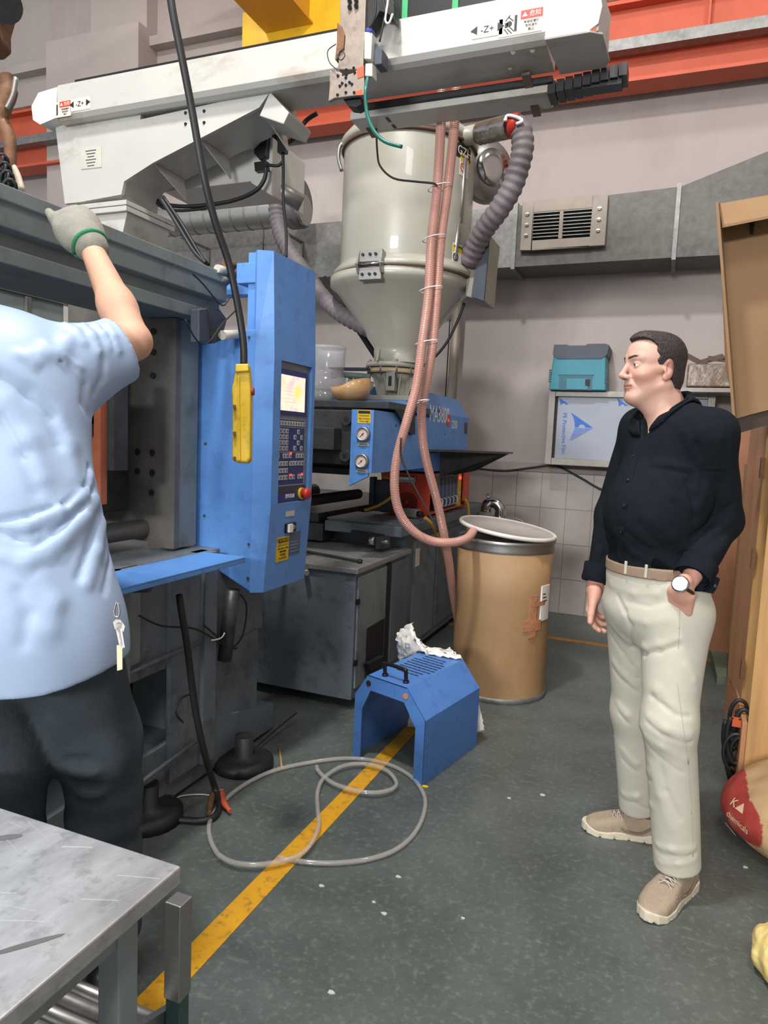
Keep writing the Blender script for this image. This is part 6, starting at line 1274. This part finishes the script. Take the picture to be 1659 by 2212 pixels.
# pocket seam & hems
for pts in([(1447,1258),(1456,1288),(1468,1318),(1467,1360),(1465,1400)],[(1468,1318),(1484,1298),(1500,1280)],[(1462,1470),(1474,1560),(1487,1650),(1494,1760),(1497,1850)]):
    pts=[(pts[i][0]+(pts[i+1][0]-pts[i][0])*k/8,pts[i][1]+(pts[i+1][1]-pts[i][1])*k/8) for i in range(len(pts)-1) for k in range(9)]; hp_=[hit(trous,x,y)-CF*.0008 for x,y in pts]; hp_=[h for h in hp_ if h is not None]
    if len(hp_)>1: obj('seam',MB().tube(hp_[::1],.0012,5,1),mat('seam_thread',(190,184,166),.8) if 'seam_thread' not in bpy.data.materials else bpy.data.materials['seam_thread'],man)
# watch
wn=nrm_((-.35,-1,.45)); wc_=V(PY(1472,1264,2.24)); wc_=hLw+(wn*.036)-hLd*.006; wd=hLd
wt=obj('watch_case',MB().lathe([(.025,-.006),(.026,0),(.0245,.004),(.021,.0055)],wc_,32,wn),M_chrome,man,label='silver watch with glare painted on its face')
obj('watch_face',MB().cyl(wc_+wn*.0052,wc_+wn*.0062,.0215,n=28),mat('watch_glare',(226,240,238),.08,.3,coat=1),wt)  # pale face colour stands in for glare on the glass
e1=nrm_(wn.cross(wd)); obj('watch_strap',MB().tube([hLw+(e1*math.cos(t)+wn*math.sin(t))*.030 for t in[i*2*math.pi/20 for i in range(21)]],.0055,8,1),M_black,man)
# shoes
def shoe(heel,toe,nm,lab):
    h_=V((heel[0],heel[1],0));t_=V((toe[0],toe[1],0)); f_=nrm_(t_-h_); l_=V((-f_.y,f_.x,0)); L_=(t_-h_).length; R=frame(f_,l_,(0,0,1))
    Wp=lambda x,y,z:h_+f_*(x*L_)+l_*y+V((0,0,z))
    half=lambda x:np.interp(x,[-.05,-.02,0,.06,.2,.45,.68,.85,.95,1.0,1.03,1.2],[-.05,0,.022,.034,.038,.042,.052,.048,.033,.014,-.01,-.15])
    def inside(P):
        q=loc(P,h_,R); x=q[:,0]/L_; return q,x,np.abs(q[:,1]+.006*np.sin(x*3))-half(x)
    def sole(P):
        q,x,d=inside(P); lo=.006*np.clip((x-.8)/.2,0,1)**2; hi=.026+.012*np.clip((.25-x)/.25,0,1)+.010*np.clip((x-.85)/.15,0,1)+.003*np.sin(x*14)
        dd=np.maximum(d-.004,np.maximum(lo-q[:,2],q[:,2]-hi)); gr=(np.sin(x*34)>.93)&(q[:,2]<.012); return np.where(gr,dd+.003,dd)
    def upper(P):
        q,x,d=inside(P); top=np.interp(x,[0,.08,.25,.42,.6,.8,.93,1.02],[.092,.098,.100,.098,.078,.060,.048,.02]); w_=half(x)*np.clip(1-((q[:,2]-.02)/(top))**3*.55,.3,1)
        d2=np.abs(q[:,1]+.006*np.sin(x*3))-w_-.001; dd=smax(d2,q[:,2]-top,.022); dd=np.maximum(dd,.018-q[:,2]); rid=np.where((x>.5)&(x<.83),.0012*np.sin(x*L_*900),0)
        dd=dd+rid; hole=ell(q,(L_*.20,0,.108),(.052,.030,.030)); return smax(dd,-hole,.004)
    root=obj(nm,MB().cyl(Wp(.1,0,.02),Wp(.5,0,.02),.01),M_black,man); bpy.data.objects.remove(root,do_unlink=True)
    lo=(min(h_.x,t_.x)-.07,min(h_.y,t_.y)-.07,-.005); hi=(max(h_.x,t_.x)+.07,max(h_.y,t_.y)+.07,.13)
    u=sdfmesh(nm,[(upper,lo,hi,.003)],M_shoe,man,lab); so=sdfmesh('sole',[(sole,lo,hi,.003)],M_sole,u,'pale rubber sole'); 
    for k in range(5):
        x=.38+.055*k; zt2=float(np.interp(x+.02,[.25,.42,.6],[.106,.104,.086]))
        a=Wp(x,.024,zt2-.006);b=Wp(x+.04,-.024,zt2-.014);c=Wp(x+.02,0,zt2+.004); obj('lace',MB().tube([a,c,b],.0022,6),M_lace,u)
        a=Wp(x,-.024,zt2-.006);b=Wp(x+.04,.024,zt2-.014); obj('lace',MB().tube([a,c,b],.0022,6),M_lace,u)
    for s_ in(1,-1): obj('stripe_overlay',MB().tube([Wp(.60,.031*s_,.058),Wp(.48,.040*s_,.040),Wp(.30,.040*s_,.036),Wp(.16,.036*s_,.060),Wp(.08,.030*s_,.080)],.0045,6),mat('shoe_trim',(118,104,92),.7) if 'shoe_trim' not in bpy.data.materials else bpy.data.materials['shoe_trim'],u)
M_shoe=mat('taupe_knit',(158,142,122),.85,0,.08,80,.3,300); M_sole=mat('cream_rubber',(206,196,174),.6,0,.04,20); M_lace=mat('grey_lace',(176,168,160),.7)
hF_=PZ(1505,1915); tF_=PZ(1395,1985); 
shoe((.182,2.475),(.046,2.205),'shoe','taupe knitted trainer pointing to the camera')
shoe((.088,2.715),(-.193,2.672),'shoe','taupe knitted trainer pointing left')
# ---------------- worker reaching up to the beam, seen from behind ----------------
WD=lambda x,y,d:CAM+ray(x,y)*d
wfB=nrm_((-.50,.86,0)); wlB=nrm_(V((0,0,1)).cross(wfB)); wRB=frame(wlB,wfB,(0,0,1))   # wlB = his left
wS=WD(150,795,1.60); wE=WD(287,738,1.69); wW=WD(190,520,1.83); wCh=WD(-25,900,1.52); wWa=WD(10,1150,1.50); wHi=WD(40,1330,1.50)
wNk=WD(-75,690,1.50); wS2=WD(-250,800,1.42); wHd=WD(-120,560,1.48)
wHdir=nrm_(WD(118,425,1.90)-wW)
wk=thing('person','worker in light blue shirt seen from behind, one gloved hand raised to the beam','person',(wHi.x,wHi.y,0))
def w_arm(P,g=0.): return smin(cap(P,wS,wE,.060+g,.044+g),smin(cap(P,wE,wE.lerp(wW,.35),.042+g,.044+g),cap(P,wE.lerp(wW,.3),wW,.043+g,.026+g),.02),.015)
def w_torso(P,g=0.):
    d=ell(P,wCh,(.195+g,.125+g,.22+g),wRB); d=smin(d,ell(P,wWa,(.178+g,.135+g,.22+g),wRB),.08); d=smin(d,ell(P,wHi,(.188+g,.14+g,.14+g),wRB),.06)
    d=smin(d,cap(P,wS2,wS,.068+g,.066+g),.07); return smin(d,cap(P,wNk,wNk.lerp(wHd,.6),.058+g,.055+g),.04)
def w_skin(P): return smin(smin(w_arm(P),w_torso(P,-.015),.02),smin(ell(P,wHd,(.078,.098,.118),wRB),cap(P,wNk,wHd,.056,.05),.03),.02)
M_skinw=mat('skin_worker',(204,158,132),.68,0,.04,20,.03,200,sub=.1)
sdfmesh('body',[(w_skin,(-1.62,.88,1.25),(-.82,1.75,2.05),.0055)],M_skinw,wk,'bare raised forearm')
def w_hair(P): b=ell(P,wHd+V((0,0,.012)),(.084,.104,.12),wRB); return smax(smax(b,-b-.02,.002),-(P-A3(wHd))[:,2]-.05+.3*((P-A3(wHd))@A3(wfB)),.01)+.001*np.sin(P[:,0]*400)
sdfmesh('hair',[(w_hair,tuple(A3(wHd)-.16),tuple(A3(wHd)+.16),.006)],M_hair,wk)
# shirt
wCuf=wS.lerp(wE,.78); wSd=nrm_(wE-wS)
def ws0(P):
    d=ell(P,wCh,(.212,.140,.235),wRB); d=smin(d,ell(P,wWa,(.200,.155,.24),wRB),.08); 
    z=(wWa.z-P[:,2]); fl_=np.clip(z/.22,0,1.4)*.042
    d=smin(d,ell(P,wHi+V((0,0,-.02)),(.200,.165,.26),wRB)-fl_*.6,.06); d=smin(d,cap(P,wS2,wS,.082,.082),.07)
    d=smin(d,cap(P,wNk+V((0,0,-.04)),wS+V((0,0,.01)),.07,.06),.05)
    a=cap(P,wS+V((0,0,-.01)),wCuf+wSd*.01+V((0,0,-.006)),.088,.078); d=smin(d,a,.045); return d
def wf(*l): return l
wfl=[wf([(140,700),(165,715),(180,740)],.010,.006),wf([(180,702),(200,725),(215,760)],.010,.007),wf([(205,700),(225,722),(240,750)],.008,.006),wf([(228,700),(245,725),(255,760)],.008,.006),wf([(190,705),(208,728),(222,765)],.006,-.005),wf([(216,702),(233,725),(246,755)],.006,-.005),
 wf([(100,745),(130,770),(170,795)],.010,.007),wf([(40,765),(60,770),(75,790)],.009,.006),wf([(55,772),(70,780),(84,782)],.008,.005),wf([(105,752),(130,778),(165,800)],.007,-.006),
 wf([(150,730),(130,760),(90,765)],.016,.007),wf([(0,815),(60,850),(110,900),(130,960)],.02,-.006),wf([(10,870),(60,950),(90,1030)],.022,.006),wf([(0,905),(50,980),(80,1060)],.02,-.005),wf([(120,900),(150,960),(165,1030)],.02,.005),
 wf([(190,1010),(182,1050),(140,1090),(60,1115),(0,1125)],.009,-.008),wf([(192,1025),(180,1070),(130,1105),(60,1135)],.014,.008),wf([(196,1060),(175,1100),(120,1150),(80,1180)],.009,-.008),wf([(205,1080),(180,1120),(130,1170),(60,1210)],.016,.009),wf([(210,1110),(195,1170),(170,1250)],.010,-.007),wf([(222,1130),(210,1190),(190,1260)],.014,.007),
 wf([(0,1150),(40,1160),(90,1150)],.012,-.005),wf([(0,1200),(60,1215),(110,1200)],.014,.005),wf([(240,1190),(235,1230),(225,1280)],.010,-.006),wf([(90,1250),(120,1300),(110,1360)],.02,.005),wf([(40,1280),(60,1330),(50,1390)],.02,-.004),wf([(225,780),(222,820),(205,850)],.010,-.006),wf([(185,830),(180,870),(195,900)],.010,-.007)]
wfW=[([hit(ws0,x,y,.9,2.4) for x,y in p],w_,h) for p,w_,h in wfl]
def wshirt(P):
    d=ws0(P)
    for pts,w_,h in wfW: d=fold(P,d,pts,w_*(1.0 if h>0 else .7),h*1.25)
    d=d+wob(P,22,.0028,12,(1,1,.7))
    t=(P-A3(wCuf))@A3(wSd); near=np.sqrt(((P-A3(wCuf))**2).sum(-1))<.15; d=np.where(near,smax(d,t-.0,.004),d); d=np.where(near,smax(d,-cap(P,wCuf-wSd*.02,wE,.062,.06),.004),d)
    hem=(wHi.z-.118)-P[:,2]+.25*((P-A3(wHi))@A3(wlB))*-1*.55+.012*np.sin((P-A3(wHi))@A3(wlB)*14); d=smax(d,hem,.006)
    return smax(d,-cap(P,wNk+V((0,0,.03)),wHd,.062,.07),.006)
M_wsh=mat('light_blue_polyester',(156,177,206),.5,0,.03,10,.04,300)
sdfmesh('shirt',[(wshirt,(-1.72,.82,.76),(-.90,1.48,1.78),.0062)],M_wsh,wk,'loose light blue short sleeved shirt')
# trousers
def wtr(P):
    kn=WD(215,1600,1.62);an=WD(235,2000,1.78); kn2=WD(5,1640,1.54); an2=WD(20,2050,1.66)
    a=smin(cap(P,wHi-wlB*.085+V((0,0,-.05)),kn,.115,.092),cap(P,kn,an,.092,.08),.05); b=smin(cap(P,wHi+wlB*.09+V((0,0,-.05)),kn2,.115,.09),cap(P,kn2,an2,.09,.08),.05)
    d=smin(a,b,.015); d=smin(d,ell(P,wHi+V((0,0,-.04)),(.185,.145,.14),wRB),.05)
    z=P[:,2]; d=d+.004*np.sin(z*75+8*P[:,0])*np.exp(-((z-.45)/.12)**2)+wob(P,22,.009,21,(1,1,.8)); 
    for pts,w_,h in wtf: d=fold(P,d,pts,w_,h)
    return np.maximum(d,.09-z)
wtf=[([WD(x,y,dd) for x,y,dd in p],w_,h) for p,w_,h in (([(150,1640,1.52),(220,1655,1.50),(290,1645,1.53)],.012,-.012),([(160,1665,1.53),(225,1680,1.51),(295,1672,1.54)],.014,.010),([(170,1692,1.55),(230,1706,1.53),(298,1698,1.56)],.012,-.012),([(180,1715,1.56),(240,1730,1.54),(300,1722,1.57)],.014,.010),([(110,1480,1.42),(150,1530,1.43),(185,1590,1.46)],.016,-.010),([(130,1450,1.41),(175,1500,1.42),(215,1560,1.45)],.016,.008),([(250,1480,1.45),(262,1540,1.47),(255,1600,1.5)],.014,-.008))]
M_wtr=mat('black_work_trousers',(62,70,76),.85,0,.15,20,.15,200)
sdfmesh('trousers',[(wtr,(-1.75,.82,.05),(-.88,1.75,1.2),.009)],M_wtr,wk,'loose dark work trousers')
def wboot(P):
    an=WD(235,2000,1.78); an2=WD(20,2050,1.66); d=9
    for a in(an,an2): a=V((a.x,a.y,.055)); d=np.minimum(d,cap(P,a-wfB*.04,a+wfB*.15,.045,.04)); d=smin(d,cap(P,a,a+V((0,0,.09)),.05,.055),.02)
    return np.maximum(d,.0-P[:,2])
sdfmesh('boots',[(wboot,(-2.1,.8,-.01),(-.9,2.0,.22),.01)],M_blackp,wk)
stm=mat('yellow_stitching',(190,180,90),.7)
for pts in([(4,1484),(40,1480),(80,1474)],[(4,1489),(40,1485),(80,1479)],[(196,1444),(210,1442)],[(196,1449),(212,1446)],[(186,1394),(200,1388)]):
    obj('stitching',MB().tube([hit(wtr,x,y,.9,2.4)+V((0,-.002,0)) for x,y in pts],.0009,5,2),stm,wk)
# glove
gW=wW.lerp(wE,.05)
def glove(P):
    d=hand(P,wW,wHdir,(.45,-.75,.5),(-.8,-.45,.2),(.35,.5,.6,.6),.1,1.2,.8,tdir=wHdir*1.0+V((-.25,-.1,.35)))
    d=smin(d,ell(P,wW+wHdir*.055,(.052,.030,.060),frame(wHdir.cross(V((.45,-.75,.5)).normalized()),V((.45,-.75,.5)).normalized(),wHdir)),.03)
    d=smin(d,cap(P,gW,wW+wHdir*.03,.040,.040),.02); return d-.0015+wob(P,60,.0016,5)
M_glv=mat('grey_knit_glove',(150,148,138),.95,0,.1,40,.5,500,((120,118,110),.6,16))
sdfmesh('glove',[(glove,tuple(A3(wW)+np.array((-.24,-.16,-.07))),tuple(A3(wW)+np.array((.14,.22,.22))),.0042)],M_glv,wk,'grey knitted glove')
ax_=nrm_(wHdir); b1=ax_.orthogonal().normalized(); b2=ax_.cross(b1)
obj('glove_cuff',MB().tube([gW+(b1*math.cos(t)+b2*math.sin(t))*.0425 for t in[i*2*math.pi/24 for i in range(25)]],.0065,8,1),mat('green_cuff',(44,128,84),.8,0,.1,60,.4,300),wk,'green elastic cuff')
# keys hanging from the hip
ky=thing('key_bunch','keys on a hook hanging at the hip of the worker in blue','keys',WD(258,1400,1.42))
kd=lambda x,y:WD(x,y,1.42)
obj('snap_hook',MB().tube([kd(x,y) for x,y in((252,1300),(247,1318),(248,1330),(256,1332),(258,1318),(254,1302))],.002,6,3),M_steel,ky)
for k,(x,y,h_) in enumerate(((254,1352,0),(259,1358,1))):
    n_=CF*-.002; c=kd(x,y)
    obj('key_head',MB().prism([kd(x+a,y+b) for a,b in((-10,-8),(-4,-14),(6,-13),(11,-5),(8,6),(-6,7))],CF*.002),M_steel if k else M_plate,ky)
    obj('key_blade',MB().prism([kd(x+a,y+b) for a,b in((-4,6),(5,5),(11,42),(8,40),(6,44),(3,40))],CF*.002),M_steel,ky)
obj('tag',MB().prism([kd(x,y) for x,y in((252,1394),(264,1393),(264,1446),(253,1449))],CF*.003),mat('cream_tag',(206,204,170),.5),ky)
# ---------------- sacks on the right ----------------
def sackf(P):
    c=A3(PZ(1640,1800,.10)); q=P-c; d=ell(P,c+np.array((.16,.16,.02)),(.27,.30,.15)); d=smin(d,ell(P,c+np.array((.30,.22,.08)),(.26,.26,.16)),.08)
    d=fold(P,d,[hit(lambda P:ell(P,c+np.array((.16,.16,.02)),(.27,.30,.15)),x,y,1.5,5) for x,y in((1562,1762),(1620,1766),(1655,1780))],.012,-.010)
    d=d+wob(P,16,.010,31)+wob(P,45,.003,33); return np.maximum(d,.002-P[:,2])
sc_=thing('resin_sack','tan paper sack with red printed end lying at the right edge','sack',PZ(1640,1800,0))
sk=sdfmesh('sack_paper',[(sackf,(.25,2.4,-.02),(1.3,3.6,.42),.008)],mat('tan_paper',(206,172,128),.7,0,.08,5,.15,40,((176,140,96),.5,6),attr='tint'),sc_,'tan paper with red end',
 color=lambda v:np.where((np.array([((p-np.array((0,0,CAMH)))@A3(CR))/((p-np.array((0,0,CAMH)))@A3(CF)) for p in v])<.5)[:,None],np.array((1,1,1)),np.array((1,1,1))))
# red end: everything of the paper left of a slanting line across the sack (a printed band of the paper itself)
me=sk.data; co_a=np.zeros(len(me.vertices)*3); me.vertices.foreach_get('co',co_a); co_a=co_a.reshape(-1,3)+A3(sc_.location)
L0,L1=hit(sackf,1612,1730,1.5,5),hit(sackf,1636,1822,1.5,5); lx_=np.interp(co_a[:,1],sorted([L0.y,L1.y]),[p.x for p in sorted([L0,L1],key=lambda p:p.y)]); 
redm=(co_a[:,0]<lx_+.01)&(co_a[:,2]>.05); cc=np.ones((len(co_a),4)); cc[redm,:3]=(.72,.13,.20); me.color_attributes['tint'].data.foreach_set('color',cc.ravel().astype(np.float32))
def onsack(s,x,y,size,ang): 
    h_=hit(sackf,x,y,1.5,5); n_=grad(sackf,h_); u=V((math.cos(ang),math.sin(ang),0)); u=(u-n_*u.dot(n_)).normalized(); text('sack_lettering',s,size,h_+n_*.004,u,n_.cross(u),mat('sack_ink',(226,200,160),.7) if 'sack_ink' not in bpy.data.materials else bpy.data.materials['sack_ink'],sc_)
onsack('K▲',1596,1742,.045,-1.0); onsack('chemicals',1594,1776,.034,-1.15); onsack('MADE IN',1580,1790,.018,-1.15)
def rag(P):
    c=A3(PZ(1668,2080,.06)); d=ell(P,c+np.array((.06,.04,-.0)),(.105,.13,.085)); return np.maximum(d+wob(P,55,.007,41)+wob(P,130,.0025,42),.001-P[:,2])
cR=PZ(1668,2080,.06)
o_=sdfmesh('yellow_cloth',[(rag,(cR.x-.12,cR.y-.16,-.01),(cR.x+.24,cR.y+.24,.2),.006)],mat('cream_yellow_plastic',(222,200,130),.5,0,.15,12,.3,60,((236,190,60),.5,20)),None,None); tag(o_,'crumpled cream and yellow plastic bag at the bottom right edge','bag')
cB=PZ(1672,1962,.03)
bkt=thing('blue_tub','edge of a blue plastic tub cut by the right border of the photo','tub',(cB.x+.08,cB.y,0))
obj('tub_wall',MB().lathe([(.075,0),(.085,.10),(.088,.10),(.09,.11),(.082,.11),(.078,.02),(.0,.015)],(cB.x+.085,cB.y+.02,0),36,cap=False),mat('tub_blue',(60,104,190),.4),bkt)
